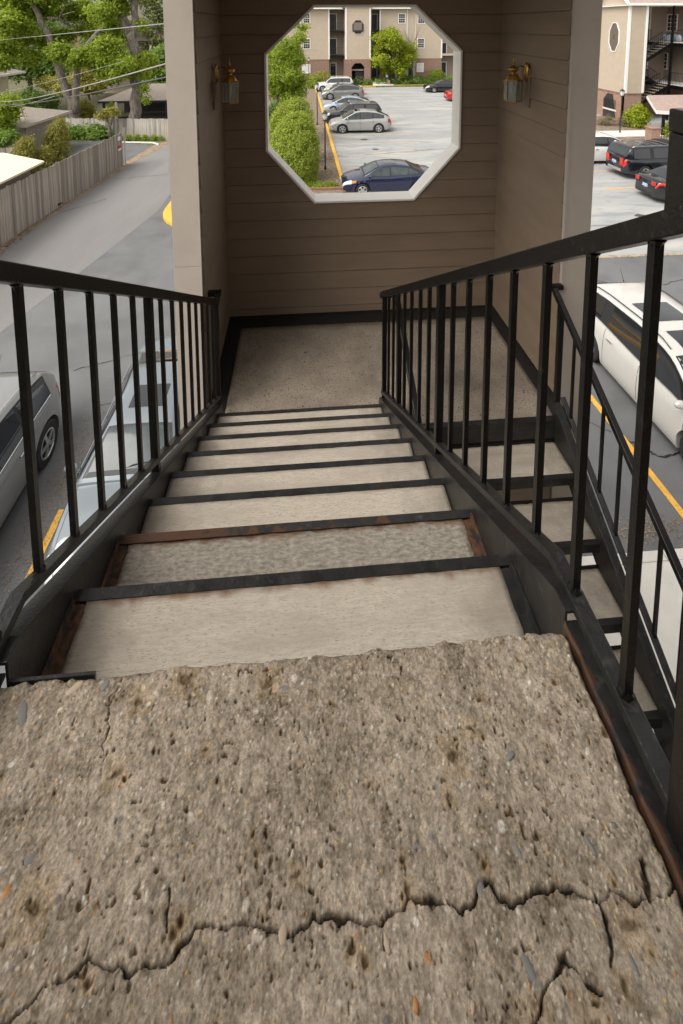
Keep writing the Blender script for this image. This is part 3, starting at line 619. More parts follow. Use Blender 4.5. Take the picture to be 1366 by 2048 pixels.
# ------------------------------------------------------------------ stair enclosure
tw = thing('stair_enclosure', 'brown clapboard stair enclosure with taupe corner boards and an octagonal opening', 'stair tower', (0,0,0))
BZ0 = ZL+.055; EXPO = .1813
OCT = [(.152,1.49),(1.120,1.49),(1.578,1.05),(1.578,.09),(1.125,-.425),(.140,-.425),(-.318,.105),(-.318,1.035)]
def oct_x(z, side):
    xs_ = []
    for (a, b_) in zip(OCT, OCT[1:]+OCT[:1]):
        if (a[1]-z)*(b_[1]-z) <= 0 and a[1] != b_[1]:
            t = (z-a[1])/(b_[1]-a[1]); xs_.append(a[0]+(b_[0]-a[0])*t)
    return (min(xs_) if side < 0 else max(xs_)) if xs_ else None
def board_y(poly, parent, y):   # lap board on a wall facing -Y; poly (x,z), bottom edge proud
    zmin = min(p[1] for p in poly); zmax = zmin+EXPO
    f = lambda z: y-.007-.010*(1-(z-zmin)/EXPO)
    poly = [(p[0], p[1]+(.0065 if p[1] == zmin else 0)) for p in poly]
    n_ = len(poly); mb = MB(); vs = [(p[0], f(p[1]), p[1]) for p in poly]+[(p[0], y, p[1]) for p in poly]
    mb.add(vs, [tuple(range(n_)), tuple(range(n_, 2*n_))[::-1]]+[(i, n_+i, n_+(i+1) % n_, (i+1) % n_) for i in range(n_)])
    return mb.build('siding_board', M['siding'], parent)
# seams measured on the back wall: z = -0.57, -0.771, -0.985
seams = [ZL+.012]+[-.780+EXPO*k for k in range(-4, 17)]
for z0, z1 in zip(seams[:-1], seams[1:]):
    zz = sorted(set([z0, z1]+[p[1] for p in OCT if z0 < p[1] < z1]))
    def side_poly(s):
        wall = WXL+.001 if s < 0 else WXR-.001; pts = []
        for z in zz:
            x = oct_x(z, s)
            pts.append((x, z))
        return wall, pts
    lo_in, hi_in = z0 > -.43 and z0 < 1.49, z1 > -.425 and z1 < 1.49
    def opts(z, s):
        x = oct_x(z, s); return x
    if not lo_in and not hi_in and not (z0 < -.43 < z1) :
        if not any(z0 < p[1] < z1 for p in OCT):
            board_y([(WXL+.001,z0),(WXR-.001,z0),(WXR-.001,z1),(WXL+.001,z1)], tw, YB); continue
    zt_, zb_ = 1.49, -.425
    if z0 < zb_ < z1:      # notch from above
        xl_, xr_ = .140, 1.125; xl1, xr1 = oct_x(z1, -1), oct_x(z1, 1)
        board_y([(WXL+.001,z0),(WXR-.001,z0),(WXR-.001,z1),(xr1,z1),(xr_,zb_),(xl_,zb_),(xl1,z1),(WXL+.001,z1)], tw, YB); continue
    if z0 < zt_ < z1:
        xl_, xr_ = .152, 1.12; xl0, xr0 = oct_x(z0, -1), oct_x(z0, 1)
        board_y([(WXL+.001,z0),(xl0,z0),(xl_,zt_),(xr_,zt_),(xr0,z0),(WXR-.001,z0),(WXR-.001,z1),(WXL+.001,z1)], tw, YB); continue
    L_ = [(oct_x(z, -1), z) for z in zz]; R2 = [(oct_x(z, 1), z) for z in zz]
    board_y([(WXL+.001,z0)]+L_+[(WXL+.001,z1)], tw, YB)
    board_y([(WXR-.001,z0)]+R2+[(WXR-.001,z1)], tw, YB)
def board_x(x, y0, y1, z0, z1, s, parent):
    mb = MB(); d0, d1 = s*.017, s*.007; z0 += .006
    mb.add([(x+d0,y0,z0),(x+d0,y1,z0),(x+d1,y1,z1),(x+d1,y0,z1),(x,y0,z0),(x,y1,z0),(x,y1,z1),(x,y0,z1)], [(0,1,2,3),(4,7,6,5),(0,4,5,1),(1,5,6,2),(2,6,7,3),(3,7,4,0)])
    return mb.build('siding_board', M['siding'], parent)
YTL, YTR = 2.46, 2.41
for z0, z1 in zip(seams[:-1], seams[1:]):
    board_x(WXL, YTL+.02, YB-.001, z0, z1, 1, tw); board_x(WXR, YTR+.02, YB-.001, z0, z1, -1, tw)
# cores behind boards
mb = MB()
fr_ = [(WXL-.16,-.75-1.5),(WXR+.16,-2.25),(WXR+.16,3.0),(WXL-.16,3.0)]
fr_[0] = (WXL-.16, ZL-.3)
xa, xb, za, zb2 = WXL-.16, WXR+.16, ZL-.3, 2.298
def wallpoly(poly): mb.prism(poly, (0,YB+.001,0), (1,0,0), (0,0,1), (0,.13,0))
wallpoly([(xa,za),(xb,za),(xb,-.425),(xa,-.425)]); wallpoly([(xa,1.49),(xb,1.49),(xb,zb2),(xa,zb2)])
wallpoly([(xa,-.425),(.140,-.425),(-.318,.105),(-.318,1.035),(.152,1.49),(xa,1.49)]); wallpoly([(xb,-.425),(1.125,-.425),(1.578,.09),(1.578,1.05),(1.12,1.49),(xb,1.49)])
mb.box((xa,YTL+.02,za),(WXL-.001,YB,zb2)); mb.box((WXR+.001,YTR+.02,za),(xb,YB,zb2)); mb.build('wall_core', M['siding'], tw)
# octagon frame: front casing, lining, both white
cx_, cz_ = .63, .5325
def octframe(off0, off1, y0, y1, m, name):
    def scl(p, o):
        v = Vector((p[0]-cx_, p[1]-cz_)); return (cx_+v.x*(1+o/v.length), cz_+v.y*(1+o/v.length))
    for i in range(8):
        a, b_ = OCT[i], OCT[(i+1) % 8]; q = [scl(a, off0), scl(b_, off0), scl(b_, off1), scl(a, off1)]
        mb = MB(); mb.prism(q, (0,y0,0), (1,0,0), (0,0,1), (0,y1-y0,0)); mb.build(name, m, of)
of = MB(); of.box((.62,YB+.135,-.46),(.64,YB+.14,-.45)); of = of.build('octagon_frame', M['trimwhite'], tw)
octframe(.002, -.018, YB-.034, YB+.185, M['trimwhite'], 'frame_board')
octframe(.009, .002, YB-.026, YB-.002, M['trim'], 'casing_strip')
# corner boards
mb = MB(); mb.box((WXL-.195,YTL-.002,-.437),(WXL-.002,YTL+.022,2.298)); mb.box((WXL-.195,YTL-.002,G),(WXL-.002,YTL+.022,-.44)); mb.box((WXL-.0018,YTL-.006,ZL),(WXL+.004,YTL+.03,2.298)); mb.build('corner_board', M['trim'], tw)
mb = MB(); mb.box((WXR+.012,YTR-.002,G),(WXR+.205,YTR+.022,2.298)); mb.box((WXR-.006,YTR-.008,ZL-.2),(WXR+.011,YTR+.03,2.298)); mb.build('corner_board', M['trim'], tw)
# lower part of the tower down to the ground
mb = MB(); mb.box((xa,YTL+.03,G),(WXL-.001,YB+.13,za-.002)); mb.box((WXR+.001,YTR+.03,G),(xb,YB+.13,za-.002)); mb.box((WXL,YB+.001,G),(WXR,YB+.13,za-.002)); mb.build('lower_wall', M['siding'], tw)
# tower roof with soffit, unseen, reaching over the stair to shade the back wall
mb = MB(); mb.box((xa-.15,.5,2.30),(xb+.15,YB+.2,2.38)); mb.build('shading_soffit', M['trim'], tw)
mb = MB(); mb.prism([(xa-.2,2.38),(xb+.2,2.38),((xa+xb)/2,3.3)], (0,.45,0), (1,0,0), (0,0,1), (0,YB-.2,0)); mb.build('roof', M['shingle'], tw)

# ------------------------------------------------------------------ brass lanterns
def lantern(label, x, y, z, s, tilt=0):
    t = thing('wall_lantern', label, 'lantern', (x, y, z), 0 if s > 0 else math.pi, 'brass lanterns on the enclosure walls')
    # local: wall at x=0, lantern projects +x; z=0 at centre of the backplate
    mb = MB(); mb.box((.0,-.045,-.30),(.016,.045,.035)); mb.build('mounting_board', M['siding'], t, bev=.003)
    mb = MB(); prof = [(.000,.052),(.006,.055),(.014,.050),(.022,.036),(.026,.018),(.027,0)]
    vs = []; N = 20
    for (h, r) in prof:
        for k in range(N):
            a = 2*math.pi*k/N; e = 1.55
            vs.append((.016+h, r*math.cos(a)*.80, r*e*math.sin(a)))
    fs = [(i*N+k, i*N+(k+1) % N, (i+1)*N+(k+1) % N, (i+1)*N+k) for i in range(5) for k in range(N)]
    mb.add(vs, fs).build('backplate', M['brass'], t, smooth=True)
    mb = MB(); P = [(.03,0,.02),(.045,0,.045),(.07,0,.055),(.10,0,.045),(.125,0,.015)]; mb.tube(P, .0055, 8); mb.build('arm', M['brassdark'], t, smooth=True)
    c = (.135,0,0)
    mb = MB(); mb.lathe([(.001,.125),(.004,.118),(.0055,.108),(.0035,.098),(.0035,.088),(.009,.082),(.009,.076),(.004,.068),(.010,.058)], c, 14); mb.build('finial', M['brass'], t, smooth=True)
    mb = MB(); mb.lathe([(.010,.058),(.026,.048),(.042,.034),(.045,.024),(.036,.012),(.022,.002),(.019,-.006),(.024,-.014),(.040,-.026),(.053,-.042),(.058,-.055),(.062,-.058),(.062,-.062)], c, 24); mb.build('cap', M['brass'], t, smooth=True)
    R1, R0 = .078, .070; z1, z0 = -.066, -.245; A = [R_(30+60*k) for k in range(6)]
    pt = lambda a, r, z: (c[0]+r*math.cos(a), r*math.sin(a), z)
    mb = MB()
    for a in A:
        mb.bar(pt(a, R1, z1+.008), pt(a, R0, z0-.006), .007, .007)
    for k in range(6):
        a, b_ = A[k], A[(k+1) % 6]
        mb.bar(pt(a, R1, z1), pt(b_, R1, z1), .008, .009); mb.bar(pt(a, R0, z0), pt(b_, R0, z0), .007, .008)
    mb.build('cage', M['brass'], t)
    mb = MB(); mb.add([pt(a, R1-.002, z1+.003) for a in A]+[pt(a, R1-.002, z1+.006) for a in A], [tuple(range(6)), tuple(range(6, 12))]+[(i, (i+1) % 6, 6+(i+1) % 6, 6+i) for i in range(6)]); mb.build('roof_plate', M['brassdark'], t)
    for k in range(6):
        a, b_ = A[k], A[(k+1) % 6]; i_ = .001
        mb = MB(); mb.add([pt(a, R1-i_, z1-.003), pt(b_, R1-i_, z1-.003), pt(b_, R0-i_, z0+.003), pt(a, R0-i_, z0+.003)]+[pt(a, R1-.004, z1-.003), pt(b_, R1-.004, z1-.003), pt(b_, R0-.004, z0+.003), pt(a, R0-.004, z0+.003)],
                          [(0,1,2,3),(7,6,5,4),(0,4,5,1),(1,5,6,2),(2,6,7,3),(3,7,4,0)]); mb.build('glass_pane', M['lglass'], t)
    mb = MB(); mb.lathe([(.001,-.075),(.011,-.078),(.011,-.12),(.012,-.125),(.017,-.15),(.013,-.18),(.004,-.20),(.001,-.202)], c, 12); mb.build('bulb', M['white'], t, smooth=True)
    return t
lantern('aged brass wall lantern on the left wall of the enclosure, with frosted panes', WXL+.014, 3.10, .905, 1)
lantern('aged brass wall lantern on the right wall of the enclosure, with frosted panes', WXR-.014, 3.02, .895, -1)
# ------------------------------------------------------------------ cars
def interp(pts, x):
    xs_ = [p[0] for p in pts]; zs_ = [p[1] for p in pts]
    return float(np.interp(x, xs_, zs_))
def smoothprof(pts, k=.12):
    def f(x):
        return (interp(pts, x-k)+2*interp(pts, x)+interp(pts, x+k)+interp(pts, x-k/2)*2+interp(pts, x+k/2)*2)/8
    return f
def car(name, label, cat, loc, heading, sp, pm, group=None, near=False):
    t = thing(name, label, cat, loc, heading, group)
    L, W, H = sp['L'], sp['W'], sp['H']; wr = sp.get('wr', .34); gc = sp.get('gc', .2); xf, xr_ = sp['wf'], sp['wb']  # wheel x positions
    deck = smoothprof(sp['deck'], .06); zr = smoothprof(sp['roof'], .14)
    roof = sp['roof']; g0, g1 = roof[0][0], roof[-1][0]
    ra = wr+sp.get('arch', .065)
    def hw(x):
        a = abs(x)/(L/2); e = max(0, (abs(x)-(L/2-.55))/.55)
        return W/2*(1-.05*a**4)*(1-.27*e**2.6)
    def zb(x):
        z = gc+.10*max(0, (abs(x)-(L/2-.5))/.5)
        for wx in (xf, xr_):
            d = abs(x-wx)
            if d < ra: z = max(z, wr+math.sqrt(ra*ra-d*d))
        return z
    SEC = [(.80,-.02),(.955,0),(.985,.10),(1.0,.30),(.997,.50),(.985,.72),(.955,.90),(.905,.985),(.80,1.01),(.45,1.045),(0,1.06)]
    def B(x, k):
        k = max(0, min(len(SEC)-1, k)); i = min(int(k), len(SEC)-2); f = k-i
        a, b_ = SEC[i], SEC[i+1]; fy = a[0]+(b_[0]-a[0])*f; fz = a[1]+(b_[1]-a[1])*f
        z0 = zb(x); z1 = deck(x); base = gc
        # above the arch the section keeps its own height
        zz = base+(z1-base)*fz; return hw(x)*fy, max(zz, z0) if k > .5 else z0-.01
    st_ = sorted(set([round(v, 3) for v in list(np.linspace(-L/2, L/2, 70))+[s*(L/2-d) for s in (-1, 1) for d in (.01,.03,.06)]+
                      [wx+ra*math.cos(R_(a)) for wx in (xf, xr_) for a in range(0, 181, 9)]]))
    vs = []; m_ = len(SEC)
    for x in st_:
        for k in range(m_): y, z = B(x, k); vs.append((x, -y, z))
        for k in range(m_-2, -1, -1): y, z = B(x, k); vs.append((x, y, z))
    w_ = 2*m_-1; fs = [(i*w_+k, i*w_+k+1, (i+1)*w_+k+1, (i+1)*w_+k) for i in range(len(st_)-1) for k in range(w_-1)]
    fs += [tuple(range(w_)), tuple((len(st_)-1)*w_+k for k in range(w_))[::-1]]
    mb = MB(); mb.add(vs, fs); body = mb.build('body', pm, t, smooth='auto')
    mb = MB(); mb.box((-L/2+.15,-W*.40,gc+.02),(L/2-.15,W*.40,gc+.28)); mb.build('underbody', M['plastic'], t)
    # greenhouse
    tum = sp.get('tum', .70); 
    def GH(x):
        z0 = deck(x)-.015; yb = hw(x)*.925; yt = hw(0)*tum; z1 = zr(x); h = max(0, min(1, (z1-z0)/(H-deck(0)))); return z0, yb, yb+(yt-yb)*h, max(z1, z0+.002)
    xs_ = np.linspace(g0, g1, 46); vs = []
    for x in xs_:
        z0, yb, yt, z1 = GH(x); e = min(.05, (z1-z0)*.4); r = min(.09, yt*.3)
        sec = [(yb,z0-.03),(yb+(yt-yb)*.5,z0+(z1-z0)*.5-e*.3),(yt,z1-e),(yt-r*.35,z1-e*.35),(yt-r,z1-e*.05),(yt*.5,z1+.012),(0,z1+.018)]
        for (y, z) in sec: vs.append((x,-y,z))
        for (y, z) in sec[-2::-1]: vs.append((x,y,z))
    w_ = 13; fs = [(i*w_+k, i*w_+k+1, (i+1)*w_+k+1, (i+1)*w_+k) for i in range(len(xs_)-1) for k in range(w_-1)]
    mb = MB(); mb.add(vs, fs+[tuple(range(w_)), tuple((len(xs_)-1)*w_+k for k in range(w_))[::-1]]); mb.build('cabin', pm, t, smooth='auto')
    # side windows
    def sidewin(xa, xb, m, s):
        vs = []; N = 14; ok = []
        for x in np.linspace(xa, xb, N):
            z0, yb, yt, z1 = GH(x); zl = z0+.045; zh = z1-.085
            if zh < zl+.01: zh = zl+.01
            f = lambda z: yb+(yt-yb)*min(1, max(0, (z-z0)/max(.01, z1-.05-z0)))+.015
            vs += [(x, s*f(zl), zl), (x, s*f((zl+zh)/2), (zl+zh)/2+.0), (x, s*f(zh), zh)]
        mb = MB(); mb.add(vs, [(i*3+k, i*3+k+1, i*3+k+4, i*3+k+3) for i in range(N-1) for k in range(2)]); mb.build('side_window', m, t, smooth=True)
    def band(xa, xb, s):
        vs = []; N = 22
        for x in np.linspace(xa, xb, N):
            z0, yb, yt, z1 = GH(x); zl = z0+.03; zh = max(z1-.062, zl+.005)
            f = lambda z: yb+(yt-yb)*min(1, max(0, (z-z0)/max(.01, z1-.05-z0)))+.010
            vs += [(x, s*f(zl), zl), (x, s*f(zh), zh)]
        mb = MB(); mb.add(vs, [(i*2, i*2+1, i*2+3, i*2+2) for i in range(N-1)]); mb.build('window_trim', M['plastic'], t)
    for s in (-1, 1):
        band(sp['wins'][-1][0]-.03, sp['wins'][0][1]+.05, s)
        for (xa, xb, mk) in sp['wins']: sidewin(xa, xb, M[mk], s)
        # chrome belt strip
        if sp.get('chrome'):
            P = []
            for x in np.linspace(sp['wins'][-1][0], sp['wins'][0][1], 14):
                z0, yb, yt, z1 = GH(x); P.append((x, s*(yb+.005), z0+.03))
            mb = MB(); mb.tube(P, .009, 6); mb.build('belt_moulding', M['chrome'], t)
    def toppatch(xa, xb, fr, m, name, up=.006, N=10):
        vs = []
        for x in np.linspace(xa, xb, N):
            z0, yb, yt, z1 = GH(x); r = min(.09, yt*.3); lim = (yt-r*.6)*fr
            for u in np.linspace(-1, 1, 9):
                y = u*lim; a = abs(y)
                z = np.interp(a, [0, yt*.5, yt-r, yt-r*.35, yt], [z1+.018, z1+.012, z1-.0025, z1-.0175, z1-.05]); vs.append((x, y, z+up))
        mb = MB(); mb.add(vs, [(i*9+k, i*9+k+1, i*9+k+10, i*9+k+9) for i in range(N-1) for k in range(8)]); return mb.build(name, m, t, smooth=True)
    rf, rb = sp['rf'], sp['rb']     # x where windshield meets roof, x where rear glass meets roof
    toppatch(rf-.015, g1-.06, 1.0, M['plastic'], 'windshield_gasket', .006)
    toppatch(rf+.03, g1-.12, .92, M['windshield'], 'windshield', .011)
    toppatch(g0+sp.get('rg', .08), rb-.02, .93, M['carglass'], 'rear_window', .010)
    mb = MB(); P = [(g1-.09, u*W*.36, deck(g1-.09)+.022) for u in (-1,-.5,0,.5,1)]; mb.tube(P, .02, 6); mb.build('cowl', M['plastic'], t)
    for (xa, xb) in sp.get('sunroof', []): toppatch(xa, xb, .62, M['carglass'], 'sunroof', .008)
    if sp.get('rails'):
        for s in (-1, 1):
            P = []
            for x in np.linspace(rb+.12, rf-.15, 12):
                z0, yb, yt, z1 = GH(x); P.append((x, s*(yt-.06), z1+(.045 if rb+.2 < x < rf-.25 else .012)))
            mb = MB(); mb.tube(P, .014, 6); mb.build('roof_rail', M[sp['rails']], t, smooth=True)
    if sp.get('rack'):
        for x in (-1.0, -.45, .1):
            mb = MB(); mb.box((x-.03,-.55,H+.05),(x+.03,.55,H+.08)); mb.build('rack_bar', M['chrome'], t)
        mb = MB(); mb.box((.15,-.5,H+.05),(.75,.5,H+.10)); mb.build('rack_fairing', M['plastic'], t)
    def bpatch(xa, xb, ka, kb, s, m, name, off=.006, N=6, K=5):
        vs = []
        for x in np.linspace(xa, xb, N):
            for k in np.linspace(ka, kb, K): y, z = B(x, k); vs.append((x+(.006 if abs(x) > L/2-.1 else 0)*(1 if x > 0 else -1), s*(y+off), z+off*.3))
        mb = MB(); mb.add(vs, [(i*K+k, i*K+k+1, (i+1)*K+k+1, (i+1)*K+k) for i in range(N-1) for k in range(K-1)]); return mb.build(name, m, t, smooth=True)
    for s in (-1, 1):
        bpatch(L/2-sp.get('hl', .42), L/2-.012, 5.2, 7.6, s, M['lens'], 'headlight')
        if sp.get('amber'): bpatch(L/2-.62, L/2-.42, 5.3, 6.2, s, M['amber'], 'turn_signal')
        bpatch(-L/2+.012, -L/2+sp.get('tl', .30), sp.get('tk', (4.6, 6.8))[0], sp.get('tk', (4.6, 6.8))[1], s, M['tail'], 'tail_light')
        for x in sp['seams']:
            bpatch(x-.006, x+.006, 1.2, 7.3, s, M['plastic'], 'door_seam', .003, 2, 10)
        for x in sp['handles']:
            y, z = B(x, 5.4); mb = MB(); mb.bar((x-.09, s*(y+.022), z), (x+.09, s*(y+.022), z+.005), .03, .028); mb.build('door_handle', M['chrome'] if sp.get('chrome') else pm, t, bev=.008)
        # rocker / cladding
        bpatch(xr_+ra+.01, xf-ra-.01, 1.0, 1.9, s, M['plastic'] if sp.get('clad') else pm, 'sill', .004, 8, 3)
        # mirror
        mx = sp['wins'][0][1]-.12; y, z = B(mx, 7); z0 = deck(mx)+.07
        mb = MB(); 
        for i, (dx, rr2) in enumerate(((0,.0),)): pass
        bm = bmesh.new(); bmesh.ops.create_icosphere(bm, subdivisions=2, radius=1)
        mb.add([(mx+v.co.x*.07, s*(hw(mx)+.055)+v.co.y*.12, z0+.03+v.co.z*.075) for v in bm.verts], [tuple(v.index for v in f.verts) for f in bm.faces]); bm.free()
        mb.bar((mx+.01, s*(hw(mx)*.9), z0), (mx, s*(hw(mx)+.05), z0+.01), .05, .03); mb.build('mirror', pm if not sp.get('clad') else pm, t, smooth=True)
    # front and rear faces
    hf = hw(L/2); zt = deck(L/2)
    mb = MB(); mb.box((L/2-.02,-hf*.55,gc+.22),(L/2+.012,hf*.55,min(zt-.03, gc+.44))); mb.build('grille', M['plastic'], t, bev=.01)
    for k in range(4):
        z = gc+.25+k*.05
        mb = MB(); mb.box((L/2+.010,-hf*.5,z),(L/2+.018,hf*.5,z+.012)); mb.build('grille_bar', M['chrome'], t)
    ztr = deck(-L/2)
    mb = MB(); mb.box((-L/2-.012,-hf*.75,gc+.10),(-L/2+.02,hf*.75,gc+.26)); mb.build('rear_bumper', M[sp.get('rbump', 'plastic')], t, bev=.02)
    pz = sp.get('pz', gc+.38)
    mb = MB(); mb.box((-L/2-.016,-.155,pz),(-L/2-.006,.155,pz+.15)); mb.build('licence_plate', M['plate'], t)
    for s in (-1, 1):
        za_, zb_ = sp.get('tz', (ztr-.22, ztr-.05))
        mb = MB(); mb.box((-L/2-.018,s*hf*.62 if s > 0 else -hf*1.0,za_),(-L/2+.03,hf*1.0 if s > 0 else -hf*.62,zb_)); mb.build('tail_light', M['tail'], t, bev=.012)
        mb = MB(); mb.box((L/2-.03,s*hf*.62 if s > 0 else -hf*1.0,zt-.17),(L/2+.012,hf*1.0 if s > 0 else -hf*.62,zt-.04)); mb.build('headlight', M['lens'], t, bev=.012)
    mb = MB(); mb.lathe([(.001,0),(.05,0),(.05,.01),(.001,.012)], (0,0,0), 14); 
    mb.v = [(-L/2-.014-p[2], p[1], ztr-.10+p[0]*.7) for p in mb.v]; mb.build('emblem', M['chrome'], t)
    # wheels
    def wheel(x, s):
        y = s*(W/2-.115)
        mb = MB(); mb.lathe([(wr*.62,-.10),(wr*.93,-.11),(wr,-.085),(wr,.085),(wr*.93,.11),(wr*.66,.105),(wr*.62,.06),(.0,.055)], (0,0,0), 28, axis='y')
        mb.lathe([(wr*.62,-.10),(.0,-.1)], (0,0,0), 28, axis='y')
        o = mb.build('wheel', M['rubber'], t, smooth='auto'); o.location = (x, y, wr); o.rotation_euler = (0, random.uniform(0,1), 0 if s > 0 else math.pi)
        mb = MB(); mb.lathe([(wr*.66,.103),(wr*.60,.112),(wr*.575,.10),(wr*.56,.07)], (0,0,0), 28, axis='y')
        ns = sp.get('spokes', 5)
        for k in range(ns):
            a = 2*math.pi*k/ns; ww = .065 if ns <= 6 else .028
            mb.bar((0,.098,0),(math.cos(a)*wr*.6,.092,math.sin(a)*wr*.6), .03, ww, up=(-math.sin(a),0,math.cos(a)))
        mb.lathe([(.0,.118),(.045,.114),(.05,.09)], (0,0,0), 12, axis='y')
        rim = mb.build('rim', M[sp.get('rim', 'rim')], o)
        return o
    for x in (xf, xr_):
        for s in (-1, 1): wheel(x, s)
    if sp.get('antenna'):
        ax = rb+.25; mb = MB(); mb.tube([(ax,-.0,H+.01),(ax-.02,0,H+.06),(ax-.16,0,H+.30)], [.018,.006,.003], 6); mb.build('antenna', M['plastic'], t)
    if near:
        for s in (-1, 1): bpatch(g1-.1, L/2-.14, 7.62, 7.70, s, M['plastic'], 'hood_seam', .004, 10, 2)
        for s in (-.35, .2):
            x0_, z0_ = g1-.10, deck(g1-.1)+.03; x1_ = g1-.32; mb = MB(); mb.tube([(x0_,s*W*.5+.0,z0_),(x0_-.05,s*W*.5+.35,zr(x0_-.05)+.05),(x0_-.09,s*W*.5+.62,zr(x0_-.09)+.03)], .009, 5); mb.build('wiper', M['plastic'], t)
    return t
SED = dict(L=4.60, W=1.78, H=1.44, wr=.32, gc=.19, wf=1.38, wb=-1.30, deck=[(-2.30,.62),(-2.26,.93),(-2.1,1.01),(-1.6,1.04),(0,.95),(.95,.95),(1.6,.86),(2.1,.74),(2.27,.62),(2.30,.50)],
           roof=[(-1.75,1.03),(-1.5,1.13),(-.95,1.37),(-.3,1.44),(.3,1.42),(.62,1.34),(1.35,.97)], rf=.55, rb=-.95, wins=[(.05,1.12,'carglass'),(-.85,-.02,'carglass'),(-1.35,-.90,'carglass')],
           seams=[1.0,0.0,-.95], handles=[.18,-.72], tum=.68)
SUV = dict(L=4.75, W=1.88, H=1.68, wr=.36, gc=.23, wf=1.42, wb=-1.36, deck=[(-2.375,.62),(-2.35,.98),(-2.2,1.10),(-1.2,1.12),(0,1.06),(1.0,1.06),(1.6,.98),(2.1,.86),(2.33,.70),(2.375,.52)],
           roof=[(-2.28,1.12),(-2.15,1.28),(-1.82,1.57),(-1.2,1.65),(-.3,1.68),(.3,1.64),(.55,1.57),(1.38,1.08)], rf=.5, rb=-1.85, wins=[(.08,1.15,'carglass'),(-.88,.0,'carglass'),(-1.75,-.96,'carglass')],
           seams=[1.02,.04,-.92], handles=[.2,-.7], tum=.72, rg=.06)
BOXY = dict(L=4.83, W=1.92, H=1.74, wr=.38, gc=.27, wf=1.45, wb=-1.34, deck=[(-2.415,.66),(-2.39,1.06),(-2.3,1.13),(0,1.12),(1.1,1.12),(1.7,1.08),(2.2,1.0),(2.38,.82),(2.415,.55)],
           roof=[(-2.36,1.13),(-2.28,1.35),(-2.12,1.68),(-1.9,1.72),(-.3,1.74),(.35,1.71),(.55,1.66),(1.25,1.13)], rf=.5, rb=-2.08, wins=[(.08,1.05,'carglass'),(-.85,.0,'carglass'),(-1.95,-1.05,'carglass')],
           seams=[.98,.04,-.92], handles=[.2,-.72], tum=.78, rg=.03, clad=True)
RX = dict(SUV, roof=[(-2.28,1.14),(-2.1,1.24),(-1.7,1.46),(-1.25,1.58),(-.5,1.66),(.1,1.66),(.5,1.57),(1.42,1.08)], rb=-1.3, wins=[(.08,1.2,'carglass'),(-.88,.0,'carglass'),(-1.75,-.93,'carglass')], rg=.1)
def V(base, **k): d = dict(base); d.update(k); return d
PI = math.pi
LG = 'cars parked along the planting bed in the lot'; RG = 'cars parked on the right of the lot'; NG = 'cars parked beside the stair'
silver = paint('silver_paint', (.37,.37,.36), .25, .3); grey = paint('mid_grey_paint', (.20,.20,.195), .4, .3); white = paint('white_car_paint', (.64,.64,.625))
navy = paint('navy_paint', (.007,.012,.045), .2); black = paint('black_car_paint', (.006,.007,.009)); dnavy = paint('blue_black_paint', (.006,.0075,.013))
ltblue = paint('pale_blue_paint', (.33,.39,.46), .2, .3); redp = paint('red_car_paint', (.28,.012,.012)); teal = paint('teal_paint', (.05,.16,.20), .2)
pearl = paint('pearl_white_paint', (.56,.545,.51)); coolsilver = paint('cool_silver_paint', (.19,.215,.235), .35, .3); warmgrey = paint('warm_silver_paint', (.27,.27,.265), .35, .3)
car('parked_car', 'navy blue sedan nearest the camera in the octagon, nose to the yellow kerb', 'sedan', (4.35,21.65,G), PI, V(SED, sunroof=[(-.35,.25)], amber=True, hl=.4, wins=[(.05,1.12,'windshield'),(-.85,-.02,'windshield'),(-1.35,-.90,'windshield')]), navy, LG)
car('parked_car', 'silver crossover with sloping tail and dark rear glass, next beyond the navy sedan', 'suv', (4.65,34.85,G), PI, V(RX, sunroof=[(.0,.4)], wins=[(.08,1.15,'windshield'),(-.88,.0,'carglass'),(-1.75,-.96,'carglass')], chrome=False), silver, LG)
car('parked_car', 'black boxy off-road suv with roof spoiler parked just behind the silver crossover', 'suv', (4.45,37.9,G), PI, V(BOXY, rails='chrome', wins=[(.08,1.05,'windshield'),(-.85,.0,'carglass'),(-1.95,-1.05,'carglass')]), dnavy, LG)
car('parked_car', 'pale blue hatchback parked between the black off-road suv and the grey crossover', 'hatchback', (4.55,43.2,G), PI, V(SED, roof=[(-2.1,1.05),(-1.7,1.2),(-.9,1.42),(-.2,1.5),(.3,1.46),(.62,1.36),(1.5,.95)], H=1.5, rb=-1.2, wins=[(.05,1.2,'windshield'),(-.85,-.02,'windshield'),(-1.45,-.92,'carglass')]), ltblue, LG)
car('parked_car', 'grey crossover in front of the white off-road suv at the far left of the lot', 'suv', (4.80,50.9,G), PI, V(RX, rails='plastic', wr=.37, spokes=10), grey, LG)
car('parked_car', 'white off-road suv with roof rails at the far end of the row by the lawn', 'suv', (4.35,57.3,G), PI, V(BOXY, rails='white'), white, LG)
car('parked_car', 'white sedan whose tail shows behind the grey crossover', 'sedan', (5.2,54.0,G), PI, V(SED), white, LG)
car('parked_car', 'black sedan with silver rims facing left near the far yellow kerb', 'sedan', (17.75,55.2,G), PI, V(SED, L=5.0, W=1.9, wf=1.5, wb=-1.5, deck=[(-2.5,.62),(-2.46,.95),(-2.3,1.03),(-1.6,1.06),(0,.98),(.95,.98),(1.6,.92),(2.3,.82),(2.47,.66),(2.50,.50)]), black, RG)
car('parked_car', 'red car cut off by the right edge of the octagon', 'sedan', (18.05,48.4,G), 0, V(SED), redp, RG)
car('parked_car', 'black sedan seen from behind at the right edge, with wide red tail lights', 'sedan', (18.45,19.55,G), .02, V(SED, rim='rim', tl=.40, tk=(5.6,6.7), tz=(.80,.98), rbump='plastic', pz=.62), black, RG)
